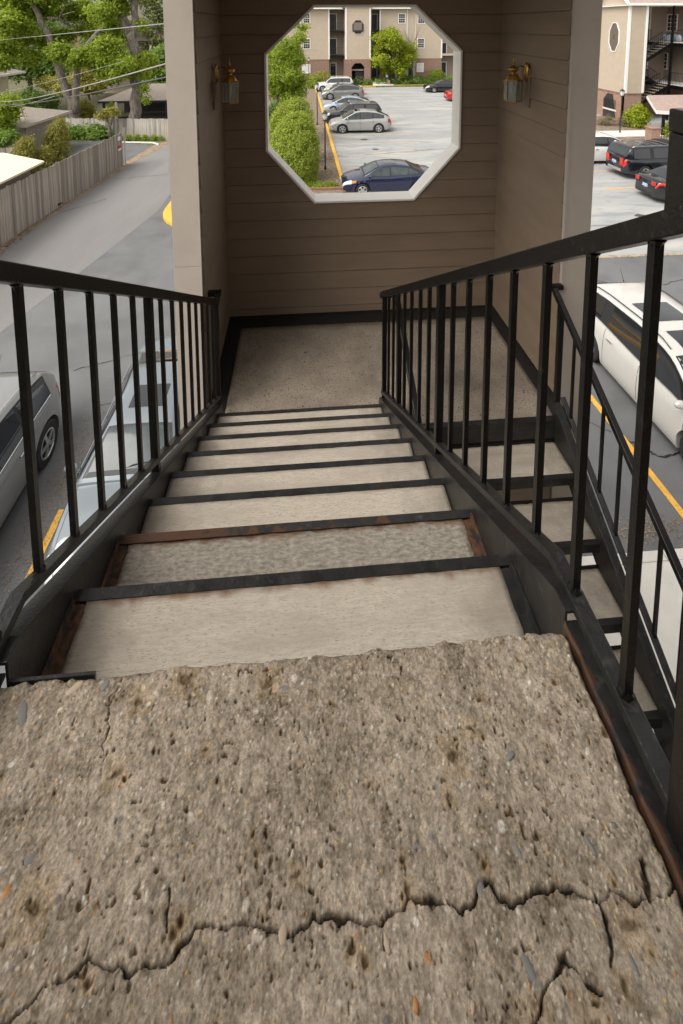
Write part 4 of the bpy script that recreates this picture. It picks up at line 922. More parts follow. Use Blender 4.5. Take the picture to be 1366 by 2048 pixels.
car('parked_car', 'dark blue suv with roof rack and chrome rear bumper seen from behind', 'suv', (19.40,22.95,G), .03, V(BOXY, rails='chrome', rack=True, rbump='chrome', tz=(.72,1.12), tl=.12, tk=(4.5,8.4), pz=.75), dnavy, RG)
car('parked_car', 'white suv half hidden behind the taupe corner board on the right', 'suv', (17.95,25.7,G), 0, V(SUV, spokes=10, chrome=True, rails='white'), white, RG)
BU = V(SUV, L=5.2, W=2.0, H=1.80, wr=.39, gc=.22, wf=1.58, wb=-1.60, spokes=10, chrome=True, rails='rimdark', antenna=True, sunroof=[(-.95,-.25),(.05,.50)], clad=False,
       deck=[(-2.6,.62),(-2.56,1.0),(-2.4,1.16),(-1.2,1.18),(0,1.13),(1.0,1.13),(1.7,1.05),(2.3,.90),(2.56,.70),(2.6,.52)],
       roof=[(-2.42,1.18),(-2.32,1.40),(-2.05,1.66),(-1.3,1.76),(-.3,1.80),(.4,1.77),(.70,1.70),(1.62,1.14)], rf=.66, rb=-2.05,
       wins=[(.12,1.35,'carglass'),(-1.02,.02,'carglass'),(-2.0,-1.30,'carglass')], seams=[1.25,.06,-1.05], handles=[.24,-.84])
car('parked_car', 'pearl white three-row crossover with two sunroofs right of the stairs', 'suv', (8.0,7.92,G), -PI/2, BU, pearl, NG, near=True)
JE = V(SUV, L=4.70, W=1.86, H=1.70, wr=.38, wf=1.35, wb=-1.44, tum=.68, clad=True, chrome=True, rails='rim', antenna=True, sunroof=[(-.6,.35)], spokes=5)
car('parked_car', 'silver grey crossover at the left edge with black wheel arches and silver roof rail', 'suv', (-5.72,6.15,G), -PI/2, JE, warmgrey, NG, near=True)
ME = V(SED, tum=.60, L=4.82, W=1.82, H=1.44, wf=1.45, wb=-1.40, wr=.33, chrome=True, deck=[(-2.41,.62),(-2.37,.95),(-2.2,1.02),(-1.6,1.05),(0,.97),(.95,.97),(1.6,.92),(2.15,.80),(2.37,.62),(2.41,.48)],
       roof=[(-1.75,1.04),(-1.5,1.14),(-.95,1.37),(-.3,1.44),(.3,1.42),(.58,1.35),(1.22,.99)], sunroof=[(-.25,.25)], hl=.34)
me_ = car('parked_car', 'pale silver blue sedan with sunroof and round headlights left of the stairs', 'sedan', (-2.80,7.35,G), -PI/2, ME, coolsilver, NG, near=True)
for k in range(5):
    mb = MB(); mb.box((1.42+k*.035,.12,.958-k*.004),(1.438+k*.035,.62,.966-k*.004)); mb.build('hood_vent', M['plastic'], me_)
for (y, r, x) in ((-.60,.135,2.0),(-.42,.105,2.15),(.60,.135,2.0),(.42,.105,2.15)):
    mb = MB(); mb.lathe([(.001,.05),(r*.6,.035),(r*.95,.0),(r*1.0,-.06)], (x,y,.865-(x-2.0)*.45), 18); o = mb.build('round_headlight', M['lens'], me_, smooth=True)
car('parked_car', 'teal sedan barely visible behind the left corner board', 'sedan', (-.95,8.1,G), -PI/2, V(SED), teal, NG)
# ------------------------------------------------------------------ foliage
def leaves(name, blobs, n, size, m, parent=None, kind=None, shell=.55, flat=0.0, tint=None, seed=1, asp=.55, lumpy=1.0, spread=1.5):
    """blobs: (x,y,z,rx,ry,rz). Leaf-shaped folded quads scattered through the outer part of each blob, in twig clusters."""
    r = np.random.default_rng(seed); vol = np.array([b[3]*b[4]*b[5] for b in blobs])**.8; vol /= vol.sum(); B_ = np.array(blobs)
    nc = max(6, n//14); bi = r.choice(len(blobs), nc, p=vol); b_ = B_[bi]
    d = r.normal(size=(nc, 3)); d /= np.linalg.norm(d, axis=1)[:, None]; rad = shell+(1-shell)*r.random(nc)**.6
    lump = 1+lumpy*(.16*np.sin(d[:, 0]*5+bi)+.13*np.sin(d[:, 2]*7+bi*2)+r.normal(0, .05, nc))
    cpos = b_[:, :3]+d*b_[:, 3:6]*(rad*lump)[:, None]
    k = r.integers(0, nc, n); pos = cpos[k]+r.normal(0, 1, (n, 3))*size*spread; nrm = d[k]+r.normal(0, .75, (n, 3)); nrm[:, 2] += .35+flat
    nrm /= np.linalg.norm(nrm, axis=1)[:, None]; t1 = np.cross(nrm, r.normal(size=(n, 3))); t1 /= np.linalg.norm(t1, axis=1)[:, None]; t2 = np.cross(nrm, t1)
    s = size*r.uniform(.55, 1.25, n)[:, None]
    q = np.stack([pos-t1*s, pos+t2*s*asp+nrm*s*.15, pos+t1*s, pos-t2*s*asp+nrm*s*.15], 1)
    ct = r.random(nc); c = np.clip(.55*ct[k]+.45*r.random(n), 0, 1)
    if tint is not None: c = np.clip(c+tint, 0, 1)
    cols = np.repeat(np.c_[c, c, c], 4, 0)
    return np_mesh(name, q.reshape(-1, 3), np.arange(4*n).reshape(-1, 4), m, parent, kind, cols=cols)
def limb(parent, pts, r0, r1, name='limb', n=9):
    P = [Vector(p) for p in pts]; Q = []; 
    for i in range(len(P)-1):
        for t in (0,.33,.66): Q.append(P[i].lerp(P[i+1], t)+Vector((random.uniform(-1,1),random.uniform(-1,1),random.uniform(-.5,.5)))*r0*.22)
    Q.append(P[-1]); k = len(Q)
    mb = MB(); mb.tube(Q, [(r0+(r1-r0)*i/(k-1))*random.uniform(.93,1.08) for i in range(k)], n); return mb.build(name, M['bark'], parent, smooth=True)
# big hedge shrubs left in the octagon
def shrub(name, label, blobs, n, size, m, cat='shrub', group=None, seed=1, **k):
    t = thing(name, label, cat, (blobs[0][0], blobs[0][1], G), 0, group)
    bl = [(b[0]-blobs[0][0], b[1]-blobs[0][1], b[2]-G)+tuple(b[3:]) for b in blobs]
    leaves('crown', bl, n, size, m, t, seed=seed, **k)
    zt = min(b[2]-b[5] for b in bl)
    mb = MB()
    for i in range(4): mb.tube([(.12*math.cos(i*1.6), .12*math.sin(i*1.6), 0), (.3*math.cos(i*1.6), .3*math.sin(i*1.6), bl[0][2])], [.035,.015], 6)
    mb.build('stem', M['bark'], t)
    # twiggy core so that no light shows straight through
    mb = MB(); bm = bmesh.new(); bmesh.ops.create_icosphere(bm, subdivisions=2, radius=1)
    for b_ in bl:
        mb.add([(b_[0]+v.co.x*b_[3]*.5, b_[1]+v.co.y*b_[4]*.5, b_[2]+v.co.z*b_[5]*.5) for v in bm.verts], [tuple(v.index for v in f.verts) for f in bm.faces])
    bm.free(); mb.build('branches', M['twig'], t); return t
M['twig'] = mat('dark_twigs', (.06,.085,.02), .95, .5, 6)
def shrub_at(px, py_top, py_base, halfw_px, Y, **k):
    b_ = atY(px, py_base, Y); tp = atY(px, py_top, Y); hw_ = abs(atY(px+halfw_px, py_base, Y)[0]-b_[0]); h = tp[2]-b_[2]
    return b_[0], Y, b_[2], hw_, h
def egg(px, pt, pb, hwp, Y, n=5, seed=1):
    x, y, z, hw_, h = shrub_at(px, pt, pb, hwp, Y); z = min(z, G+.3) if pb < 0 else z; r = random.Random(seed)
    bl = [(x, y, z+h*.45, hw_*.92, hw_*.92, h*.52)]
    for i in range(n): a = r.uniform(0, 6.28); bl.append((x+math.cos(a)*hw_*.38, y+math.sin(a)*hw_*.3, z+h*r.uniform(.25,.75), hw_*.55, hw_*.55, h*.28))
    return bl
shrub('round_shrub', 'tall egg-shaped green shrub nearest in the octagon, in front of a second one', egg(592,222,380,50,23.2,3,1), 60000, .045, L2, seed=3, shell=.93, tint=.25, lumpy=.12, spread=1.7)
shrub('round_shrub', 'rounded green shrub behind the nearest one in the octagon', egg(583,197,330,46,26.4,6,2), 40000, .05, L2, seed=4, shell=.93, tint=.18, lumpy=.12, spread=1.7)
tr = thing('leafy_tree', 'slender bright green tree at the left edge of the octagon', 'tree', (-1.6,31,G))
cc = [(px, py, r) for px, py, r in ((568,185,28),(575,150,30),(560,120,28),(590,160,22),(598,75,14),(577,95,24),(545,160,26),(595,120,18),(608,55,9),(580,200,22),(545,110,20),(600,185,14),(590,48,8))]
bl = []
for px, py, r in cc: p = atY(px, py, 31+random.uniform(-.8,.8)); rr3 = r/FPX*32; bl.append((p[0]+1.6, p[1]-31, p[2]-G, rr3, rr3, rr3*.85))
leaves('crown', bl, 24000, .085, L1, tr, seed=5, shell=.35)
b0 = (.0,0,0); limb(tr, [(.1,0,0),(.0,0,2.2),(.2,0,5),(.6,0,8.5)], .11, .03, 'trunk'); limb(tr, [(0,0,2.2),(-.8,.2,4.2),(-1.1,.2,6)], .06, .02); limb(tr, [(.1,0,3),(.9,-.2,5),(1.3,0,7)], .06, .02)
shrub('low_shrub', 'dark shrub between the slender tree and the round shrubs', egg(548,205,245,16,29,3,7), 3500, .07, L4, seed=8)
shrub('low_shrub', 'mound of yellow green shrubs left of the white off-road suv', egg(641,145,168,22,61,4,9), 3500, .13, L3, seed=9)
shrub('low_shrub', 'loose green shrub in front of the yellow green mound', egg(630,155,178,14,59.5,3,10), 2600, .12, L2, seed=10)
tag(leaves('ground_cover', [(14.5,62.3,G+.25,6.2,1.1,.75),(8.0,62.6,G+.3,1.2,.5,.4),(21,62.2,G+.2,3,.9,.8)], 9000, .13, L4, seed=11, kind='stuff'), 'low green ground cover behind the far yellow kerb', 'ground cover')
tag(leaves('grass_tufts', [(.9,22.1,G+.15,1.1,.35,.14),(-.2,22.0,G+.2,.8,.3,.2)], 3500, .05, L1, seed=12, kind='stuff'), 'grass tufts along the brick edge at the foot of the octagon', 'grass')
shrub('clipped_shrub', 'round clipped bright green shrub by the far building above the black sedan', egg(875,141,158,14,63.3,2,12), 3500, .1, L1, seed=13)
# centre tree in front of the far building
tr = thing('leafy_tree', 'spreading lime green tree in front of the far apartment building', 'tree', (13.4,62.2,G+.5))
bl = []
for px, py, r in ((782,80,26),(765,95,20),(800,95,22),(760,120,18),(790,125,24),(815,110,18),(775,65,12),(752,100,10),(810,132,12),(770,140,10),(798,145,10),(822,90,8),(752,75,8)):
    p = atY(px, py, 62.2+random.uniform(-1,1)); q = r/FPX*63; bl.append((p[0]-13.4, p[1]-62.2, p[2]-G-.5, q, q, q*.75))
leaves('crown', bl, 17000, .15, L5, tr, seed=14, shell=.3)
limb(tr, [(-.2,0,0),(.0,0,1.6),(-.5,0,3.4),(-1.4,0,5.4)], .16, .05, 'trunk'); limb(tr, [(.1,0,.2),(.6,0,1.8),(1.2,0,4.0),(1.5,0,6)], .13, .04); limb(tr, [(.1,0,1),(0,-.3,4),(.2,-.3,6)], .1, .03)
# bare twiggy tree beside it
tr = thing('bare_tree', 'leafless pinkish grey tree right of the lime green tree', 'tree', (15.6,63.0,G+.5))
limb(tr, [(0,0,0),(.1,0,2),(.2,0,5)], .08, .03, 'trunk')
for k in range(26):
    a = random.uniform(-1.2,1.2); z0 = random.uniform(2,5); limb(tr, [(.1,0,z0),(math.sin(a)*.9,random.uniform(-.4,.4),z0+1.1),(math.sin(a)*1.7,random.uniform(-.6,.6),z0+random.uniform(1.6,2.9))], .028, .012, 'branch', 4)

# ------------------------------------------------------------------ lamp posts
def lamp(label, x, y, ztop, gz=G):
    t = thing('lamp_post', label, 'lamp post', (x, y, gz), 0, 'black lamp posts around the lot'); h = ztop-gz
    mb = MB(); mb.tube([(0,0,0),(0,0,.25),(0,0,.3),(0,0,h-.55)], [.075,.07,.042,.038], 10); mb.build('pole', M['blackwood'], t)
    mb = MB(); mb.lathe([(.04,h-.55),(.10,h-.50),(.11,h-.46)], (0,0,0), 12); mb.lathe([(.15,h-.12),(.17,h-.10),(.12,h-.03),(.03,h+.03),(.0,h+.06)], (0,0,0), 12); mb.build('cap', M['blackwood'], t)
    mb = MB(); mb.lathe([(.09,h-.46),(.135,h-.30),(.14,h-.12)], (0,0,0), 12); mb.build('globe', M['lens'], t, smooth=True)
    for k in range(6):
        a = k*R_(60); mb = MB(); mb.bar((.09*math.cos(a),.09*math.sin(a),h-.47),(.15*math.cos(a),.15*math.sin(a),h-.11),.014); mb.build('cage_bar', M['blackwood'], t)
    return t
lamp('black lamp post between the round shrub and the yellow kerb, nearest in the octagon', 1.42, 24.95, -3.5)
lamp('black lamp post beside the slender tree, second in the octagon', 1.45, 36.9, -3.35)
lamp('thin lamp post against the far building left of the white off-road suv', 1.3, 60.5, -2.9)
lamp('lamp post in front of the lime green tree', 12.2, 61.6, -2.7)
lamp('lamp post in front of the brick base of the right apartment building', 23.6, 31.7, -3.5)
# brick edging at the bottom of the octagon
t = thing('brick_edging', 'row of red bricks edging the planting bed at the foot of the octagon', 'edging', (.9,21.7,G))
proto = None
for i in range(34):
    if proto is None:
        mb = MB(); mb.box((-.035,-.10,-.05),(.035,.10,.06)); proto = mb.build('brick', mat('edging_brick', (.27,.13,.085), .85, .25, 9, .4, 40), t, bev=.006); o = proto
    else: o = inst(proto, 'brick', t)
    o.location = (-1.45+i*.08, random.uniform(-.006,.006), .13+random.uniform(-.006,.006)); o.rotation_euler = (0,0,random.uniform(-.03,.03))

# ------------------------------------------------------------------ far buildings
def lap(mb, a, b_, z0, z1, ex=.178, n=(0,-1,0)):
    """lapped boards between plan points a,b from z0 to z1, facing n"""
    z = z0; ax, ay = a; bx, by = b_; nx_, ny_ = n[0], n[1]
    while z < z1-1e-6:
        zt_ = min(z+ex, z1); o = .02
        mb.add([(ax+nx_*o, ay+ny_*o, z), (bx+nx_*o, by+ny_*o, z), (bx, by, zt_), (ax, ay, zt_), (ax, ay, z), (bx, by, z)], [(0,1,2,3),(0,4,5,1)]); z = zt_
def window(parent, c, wv, h, n, rows=4, cols_=3, m=None, frame=.09):
    """c: centre (x,y,z); wv: half-width vector along wall; n outward"""
    c = Vector(c); u = Vector(wv).normalized(); hw_ = Vector(wv).length; n = Vector(n); z = Vector((0,0,1))
    f = MB()
    def bx(a0, a1, z0, z1, d0, d1, mb):
        P = [c+u*a+z*zz+n*d for d in (d0, d1) for a, zz in ((a0,z0),(a1,z0),(a1,z1),(a0,z1))]
        mb.add(P, [(0,3,2,1),(4,5,6,7),(0,1,5,4),(1,2,6,5),(2,3,7,6),(3,0,4,7)])
    H2 = h/2; bx(-hw_-frame, hw_+frame, H2, H2+frame, .0, .05, f); bx(-hw_-frame, hw_+frame, -H2-frame, -H2, .0, .06, f); bx(-hw_-frame, -hw_, -H2, H2, .0, .05, f); bx(hw_, hw_+frame, -H2, H2, .0, .05, f); bx(-hw_, hw_, -.03, .03, .01, .04, f)
    for i in range(1, cols_): a = -hw_+2*hw_*i/cols_; bx(a-.012, a+.012, -H2, H2, .015, .032, f)
    for i in range(1, rows): zz = -H2+h*i/rows; bx(-hw_, hw_, zz-.012, zz+.012, .016, .031, f)
    o = f.build('window', M['white'], parent)
    p = MB(); bx(-hw_, hw_, -H2, H2, -.02, .012, p); p.build('pane', m or M['glass'], o)
    return o
def octpoly(cx, cz, rx, rz, c=.293):
    return [(cx-rx*(1-2*c), cz+rz), (cx+rx*(1-2*c), cz+rz), (cx+rx, cz+rz*(1-2*c)), (cx+rx, cz-rz*(1-2*c)), (cx+rx*(1-2*c), cz-rz), (cx-rx*(1-2*c), cz-rz), (cx-rx, cz-rz*(1-2*c)), (cx-rx, cz+rz*(1-2*c))]
A = thing('apartment_building', 'three-storey beige clapboard apartment building with brick ground floor framed by the octagon', 'building', (0,0,0))
YM = 64.0
def X_(px, Y=YM, y=100): return atY(px, y, Y)[0]
def Z_(py, Y=YM, x=750): return atY(x, py, Y)[2]
zE, zB, zG0 = Z_(18), Z_(117.5), -6.6
xl0, xa1, xa2, xt0, xt1, xb1, xb2, xR1, xR2 = X_(590)-3, X_(658), X_(690), X_(692,62.2), X_(740,62.2), X_(742), X_(760), X_(883), X_(905)
mb = MB(); lap(mb, (xl0,YM),(xa1,YM), zB, zE); lap(mb, (xb2,YM),(xR1,YM), zB, zE); lap(mb, (xt0,62.2),(xt1,62.2), Z_(118,62.2), Z_(8,62.2))
lap(mb, (xt0,YM+1.8),(xt0,62.2), Z_(118,62.2), zE, n=(-1,0,0)); lap(mb, (xt1,62.2),(xt1,YM+1.8), Z_(118,62.2), zE, n=(1,0,0)); mb.build('siding', M['sidingfar'], A)
for (a_, b_, y_) in ((xa1,xt0,YM+1.8),(xt1,xb2,YM+1.8),(xR1,xR1+12,YM+1.5)): mb = MB(); lap(mb, (a_,y_),(b_,y_), zG0, zE); mb.build('recess_siding', M['sidingfar2'], A)
mb = MB()
for (x0_, x1_) in ((xl0,xa1),(xb2,xR1)): mb.box((x0_,YM-.03,zG0),(x1_,YM+.2,zB)); mb.box((x0_,YM-.06,zB-.09),(x1_,YM-.031,zB))
zt2 = Z_(118,62.2); cxo = (xt0+xt1)/2; ow = (xt1-xt0)/2*.53; oz1, oz0 = Z_(126,62.2), -6.7
for (x0_, x1_) in ((xt0-.1,cxo-ow),(cxo+ow,xt1+.1)): mb.box((x0_,62.15,G),(x1_,62.5,oz1-.55))
mb.prism([(xt0-.1,oz1-.55),(cxo-ow,oz1-.55),(cxo-ow*.5,oz1),(cxo+ow*.5,oz1),(cxo+ow,oz1-.55),(xt1+.1,oz1-.55),(xt1+.1,zt2),(xt0-.1,zt2)], (0,62.15,0),(1,0,0),(0,0,1),(0,.35,0))
mb.box((xt0-.1,62.5,G),(xt0+.15,YM+1.8,zt2)); mb.box((xt1-.15,62.5,G),(xt1+.1,YM+1.8,zt2)); mb.build('brick_base', M['brickR'], A)
mb = MB(); mb.box((xl0,YM+.2,G),(xa1,YM+6,zE)); mb.box((xb2,YM+.2,G),(xR1,YM+6,zE)); mb.box((xa1,YM+1.85,G),(xb2,YM+6,zE)); mb.box((xR1,YM+1.55,G),(xR1+12,YM+6,zE)); mb.build('wall_core', M['sidingfar2'], A)
# octagon of the far tower; a dark plate carries its inner shade as colour
co = (X_(716,62.2), Z_(54,62.2)); P = octpoly(co[0], co[1], .82, .95)
mb = MB(); mb.prism(P, (0,62.165,0),(1,0,0),(0,0,1),(0,.06,0)); mb.build('octagon_shade_panel', M['dark'], A)
mb = MB()
for i in range(8):
    a, b_ = P[i], P[(i+1) % 8]; mb.bar((a[0],62.15,a[1]),(b_[0],62.15,b_[1]),.09,.07,up=(0,1,0))
mb.build('octagon_trim', M['trim'], A)
mb = MB(); mb.box((co[0]-.62,62.15,co[1]-.5),(co[0]+.55,62.164,co[1]+.62)); mb.build('recess_panel', M['sidingfar2'], A)
mb = MB()
for k in range(9): mb.bar((co[0]-.6+k*.14,62.13,co[1]-.5),(co[0]-.6+k*.14,62.13,co[1]+.62),.025)
mb.bar((co[0]-.75,62.13,co[1]-.52),(co[0]+.75,62.13,co[1]-.52),.05,.2); mb.build('octagon_railing', M['blackwood'], A)
# trims
mb = MB()
for x_, y_ in ((xa1,YM),(xb2,YM),(xR1,YM),(xl0,YM)): mb.box((x_-.09,y_-.05,zB),(x_+.09,y_+.1,zE))
for x_ in (xt0,xt1): mb.box((x_-.10,62.14,zt2),(x_+.10,62.25,Z_(8,62.2)))
mb.box((xl0-1,YM-.65,zE),(xt0-.35,YM+.3,zE+.28)); mb.box((xt1+.35,YM-.65,zE),(xR1+12,YM+.3,zE+.28))
mb.tube([(X_(814),YM-.08,zE),(X_(813),YM-.08,zG0)], .05, 6); mb.tube([(X_(831),YM-.08,zE),(X_(830),YM-.08,zG0)], .03, 6); mb.tube([(X_(602),YM-.08,zE),(X_(603),YM-.08,zB)], .04, 6); mb.build('trim', M['white'], A)
mb = MB(); mb.prism([(YM-.7,zE+.28),(YM+7,zE+.28),(YM+3,zE+2.6)], (xl0-1,0,0),(0,1,0),(0,0,1),(xR1-xl0+14,0,0)); mb.prism([(xt0-.4,zE+.3),(xt1+.4,zE+.3),((xt0+xt1)/2,zE+1.8)], (0,61.9,0),(1,0,0),(0,0,1),(0,4,0)); mb.build('roof', M['shinglered'], A)
for (px, p0, p1) in ((613.5,26,46),(613.5,76,97),(803,27,47),(841.5,28,48),(841.5,77,97)):
    z0_, z1_ = Z_(p1), Z_(p0); window(A, (X_(px),YM-.01,(z0_+z1_)/2), (.42,0,0), z1_-z0_-.16, (0,-1,0))
window(A, (X_(612),YM-.05,(Z_(127)+Z_(145))/2), (.5,0,0), 1.1, (0,-1,0), m=M['blind']); window(A, (X_(840.5),YM-.05,(Z_(127)+Z_(145))/2), (.42,0,0), 1.1, (0,-1,0), m=M['blind'], rows=2, cols_=1)
def door(px, p0, p1, Y, wpx, m=None):
    x_, z1_, z0_ = X_(px, Y), Z_(p0, Y), Z_(p1, Y); hw_ = wpx/FPX*(Y+.86)/2
    f = MB(); f.box((x_-hw_-.1,Y-.06,z0_),(x_-hw_,Y,z1_+.1)); f.box((x_+hw_,Y-.06,z0_),(x_+hw_+.1,Y,z1_+.1)); f.box((x_-hw_,Y-.06,z1_),(x_+hw_,Y,z1_+.1)); o = f.build('door', M['white'], A)
    d = MB(); d.box((x_-hw_,Y-.03,z0_),(x_+hw_,Y-.005,z1_)); 
    for a in (-.5,.5):
        for zz in (.2,.6): d.box((x_+a*hw_-.13,Y-.04,z0_+(z1_-z0_)*zz),(x_+a*hw_+.13,Y-.0301,z0_+(z1_-z0_)*(zz+.28)))
    d.build('door_leaf', m or M['door'], o)
door(666,28,59,YM+1.8,13); door(666,77,107,YM+1.8,13); door(666,126,153,YM+1.8,11,M['glass']); door(748,29,59,YM+1.8,11); door(748,126,154,YM+1.8,11); door(822,125,156,YM-.032,11); door(888,126,155,YM+1.5,9)
door(888,87,107,YM+1.5,9)
for py in (60.5, 110):
    z_ = Z_(py)
    for (a_, b_) in ((xa1+.1,xt0-.11),(xt1+.11,xb2-.1)): mb = MB(); mb.box((a_,YM-.1,z_-.28),(b_,YM+1.8,z_)); mb.build('balcony_slab', M['steel'], A)
    for (a, b_) in ((xa1+.1,xt0-.12),(xt1+.12,xb2-.1)):
        mb = MB(); mb.bar((a,YM-.05,z_+1.05),(b_,YM-.05,z_+1.05),.04); mb.bar((a,YM-.05,z_+.08),(b_,YM-.05,z_+.08),.03); k = a
        while k < b_: mb.bar((k,YM-.05,z_+.08),(k,YM-.05,z_+1.05),.018); k += .13
        mb.build('balcony_railing', M['blackwood'], A)
z_ = Z_(109); mb = MB(); mb.box((xR1+.1,YM-.1,z_-.25),(xR1+12,YM+1.5,z_)); mb.build('balcony_slab', M['trim'], A)
# dark stair inside the brick opening
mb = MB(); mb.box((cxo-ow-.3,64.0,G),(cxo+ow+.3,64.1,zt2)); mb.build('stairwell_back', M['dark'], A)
mb = MB()
for k in range(9): mb.box((cxo-.2,62.9+k*.11,-6.5+k*.17),(cxo+.95,63.1+k*.11,-6.46+k*.17))
mb.box((cxo-ow,62.9,-4.95),(cxo+ow,63.2,-4.75)); mb.build('inner_stair', M['trim'], A)
mb = MB(); mb.bar((cxo-.25,62.8,-6.6),(cxo-.25,63.9,-5.0),.08,.25); mb.bar((cxo+1.0,62.8,-6.6),(cxo+1.0,63.9,-5.0),.08,.25); mb.build('inner_stringer', M['steel'], A)
mb = MB(); mb.box((9.9,60.6,G),(12.6,64,G+.25)); mb.box((10,61.6,G+.25),(12,64,G+.42)); mb.build('entry_walk', M['walk'], kind='structure')
tw2 = MB(); tw2.box((11.9,60.9,G),(12.15,64,G+.75)); tag(tw2.build('brick_wall', M['brickL']), 'low brick wall beside the entry walk of the far building', 'wall')
gr = MB(); gr.box((-14,60.4,G-.1),(40,64.2,G+.12)); gr.build('lawn', M['lawn'], kind='structure')
# small air conditioner by the entry
t = thing('utility_box', 'small grey utility box by the entry walk of the far building', 'utility box', (12.0,62.6,G+.75)); mb = MB(); mb.box((-.22,-.2,0),(.22,.2,.75)); mb.build('cabinet', M['rimdark'], t, bev=.02)
mb = MB(); mb.box((-.15,-.21,.3),(.15,-.201,.6)); mb.build('panel', M['sign'], t)

# ------------------------------------------------------------------ right building (turned 90 degrees)
Bd = thing('apartment_building', 'beige clapboard apartment building with octagonal opening and black outside stairs at the right edge', 'building', (0,0,0))
tx0, ty0, ty1 = 27.0, 36.1, 39.6; sx1 = 28.5; bz, ez = -4.45, 2.75
mb = MB(); lap(mb, (tx0,ty1+.3),(tx0,ty0), bz, ez+.2, n=(-1,0,0)); lap(mb, (tx0,ty0),(sx1,ty0), bz, ez, n=(0,-1,0)); mb.build('siding', M['sidingfar'], Bd)
mb = MB(); mb.add([(tx0,ty0,ez+.2),(tx0,ty1+.3,ez+.2),(tx0,(ty0+ty1)/2,ez+2.0)], [(0,1,2)]); mb.build('gable', M['sidingfar'], Bd)
mb = MB(); mb.prism([(ty0,G),(ty1+.3,G),(ty1+.3,bz),(ty0,bz)], (tx0+.02,0,0),(0,1,0),(0,0,1),(.2,0,0)); mb.box((tx0+.02,ty0+.02,G),(sx1,ty0+.3,bz)); mb.box((tx0-.05,ty0-.05,bz-.1),(sx1+.05,ty1+.3,bz)); mb.build('brick_base', M['brickL'], Bd)
mb = MB(); mb.box((tx0+.25,ty0+.05,bz),(tx0+.30,ty1,ez)); mb.box((tx0+.3,ty1,G),(36,ty1+.2,ez)); mb.build('wall_core', M['sidingfar2'], Bd)
P = octpoly(0, 0, .62, 1.22); cy_, cz2 = 37.75, .15
mb = MB(); mb.prism([(cy_+a, cz2+b_) for a, b_ in P], (tx0-.028,0,0),(0,1,0),(0,0,1),(.01,0,0)); mb.build('octagon_shade_panel', mat('shaded_inner_siding', (.12,.095,.072), .8, .1, 3), Bd)  # flat panel on the siding; interior shade is put into its colour
mb = MB()
for i in range(8):
    a, b_ = P[i], P[(i+1) % 8]; mb.bar((tx0-.04,cy_+a[0],cz2+a[1]),(tx0-.04,cy_+b_[0],cz2+b_[1]),.07,.06,up=(1,0,0))
mb.build('octagon_trim', M['white'], Bd)
mb = MB(); mb.box((tx0-.06,cy_-.05,cz2-.1),(tx0-.03,cy_+.1,cz2+.22)); mb.build('inner_lantern', M['brass'], Bd)
P = octpoly(0, 0, .85, .95); 
mb = MB(); mb.prism([(37.9+a, -5.7+b_) for a, b_ in P[:4]]+[(38.75,G),(37.05,G)], (tx0-.0,0,0),(0,1,0),(0,0,1),(.018,0,0)); mb.build('archway_shade_panel', M['dark'], Bd)  # thin dark plate on the brick, coloured as the shade under the arch
mb = MB(); mb.box((tx0-.02,37.0,-6.2),(tx0-.005,38.8,-6.05)); mb.build('archway_landing', M['walk'], Bd)
mb = MB()
for k in range(12): mb.bar((tx0-.03,37.1+k*.13,-6.05),(tx0-.03,37.1+k*.13,-5.2),.02)
mb.build('archway_railing', M['blackwood'], Bd)
mb = MB(); mb.box((tx0-.06,ty0-.06,bz),(tx0+.16,ty0+.05,ez)); mb.box((sx1-.06,ty0-.05,bz),(sx1+.14,ty0+.1,ez)); mb.bar((tx0-.35,ty0-.35,ez+.12),(tx0-.35,(ty0+ty1)/2,ez+2.2),.22,.12,up=(1,0,0)); mb.bar((tx0-.35,ty1+.7,ez+.12),(tx0-.35,(ty0+ty1)/2,ez+2.2),.22,.12,up=(1,0,0))
mb.box((tx0-.35,ty0-.42,ez),(44,ty0-.2,ez+.22)); mb.box((tx0-.3,ty0-.2,ez+.0),(44,ty0+6,ez+.06)); mb.build('fascia', M['white'], Bd)
mb = MB(); mb.add([(tx0-.35,ty0-.42,ez+.24),(44,ty0-.42,ez+.24),(44,ty0+4,ez+3),(tx0+1.5,ty0+4,ez+3)], [(0,1,2,3)]); mb.build('roof', M['shinglered'], Bd)
# main wall facing -X and the part behind the stairs
mx_ = 33.2
mb = MB(); lap(mb, (mx_,44),(mx_,30), bz, ez, n=(-1,0,0)); lap(mb, (sx1,ty1),(mx_,ty1), bz, ez, n=(0,-1,0)); mb.build('recess_siding', M['sidingfar2'], Bd)
mb = MB(); mb.box((mx_,29,G),(mx_+.3,44,bz)); mb.box((sx1,ty1-.05,G),(mx_,ty1+.1,bz)); mb.build('recess_brick', M['brickL'], Bd)
mb = MB(); mb.box((mx_+.3,29,G),(mx_+6,44,ez)); mb.build('main_block', M['sidingfar2'], Bd)
for (y_, z_) in ((39.0,1.35),(39.8,-2.1),(36.2,-2.3)): window(Bd, (mx_-.02,y_,z_), (0,.5,0), 1.35, (-1,0,0))
for (za_, zb_) in ((-.25,1.9),(-3.75,-1.6)): mb = MB(); mb.box((30.2,ty1-.08,za_),(31.4,ty1-.02,zb_)); mb.build('door', M['door'], Bd)
mb = MB(); 
for x_ in (30.05,31.45): mb.box((x_,ty1-.1,-3.75),(x_+.1,ty1-.03,ez))
mb.build('door_frame', M['white'], Bd)
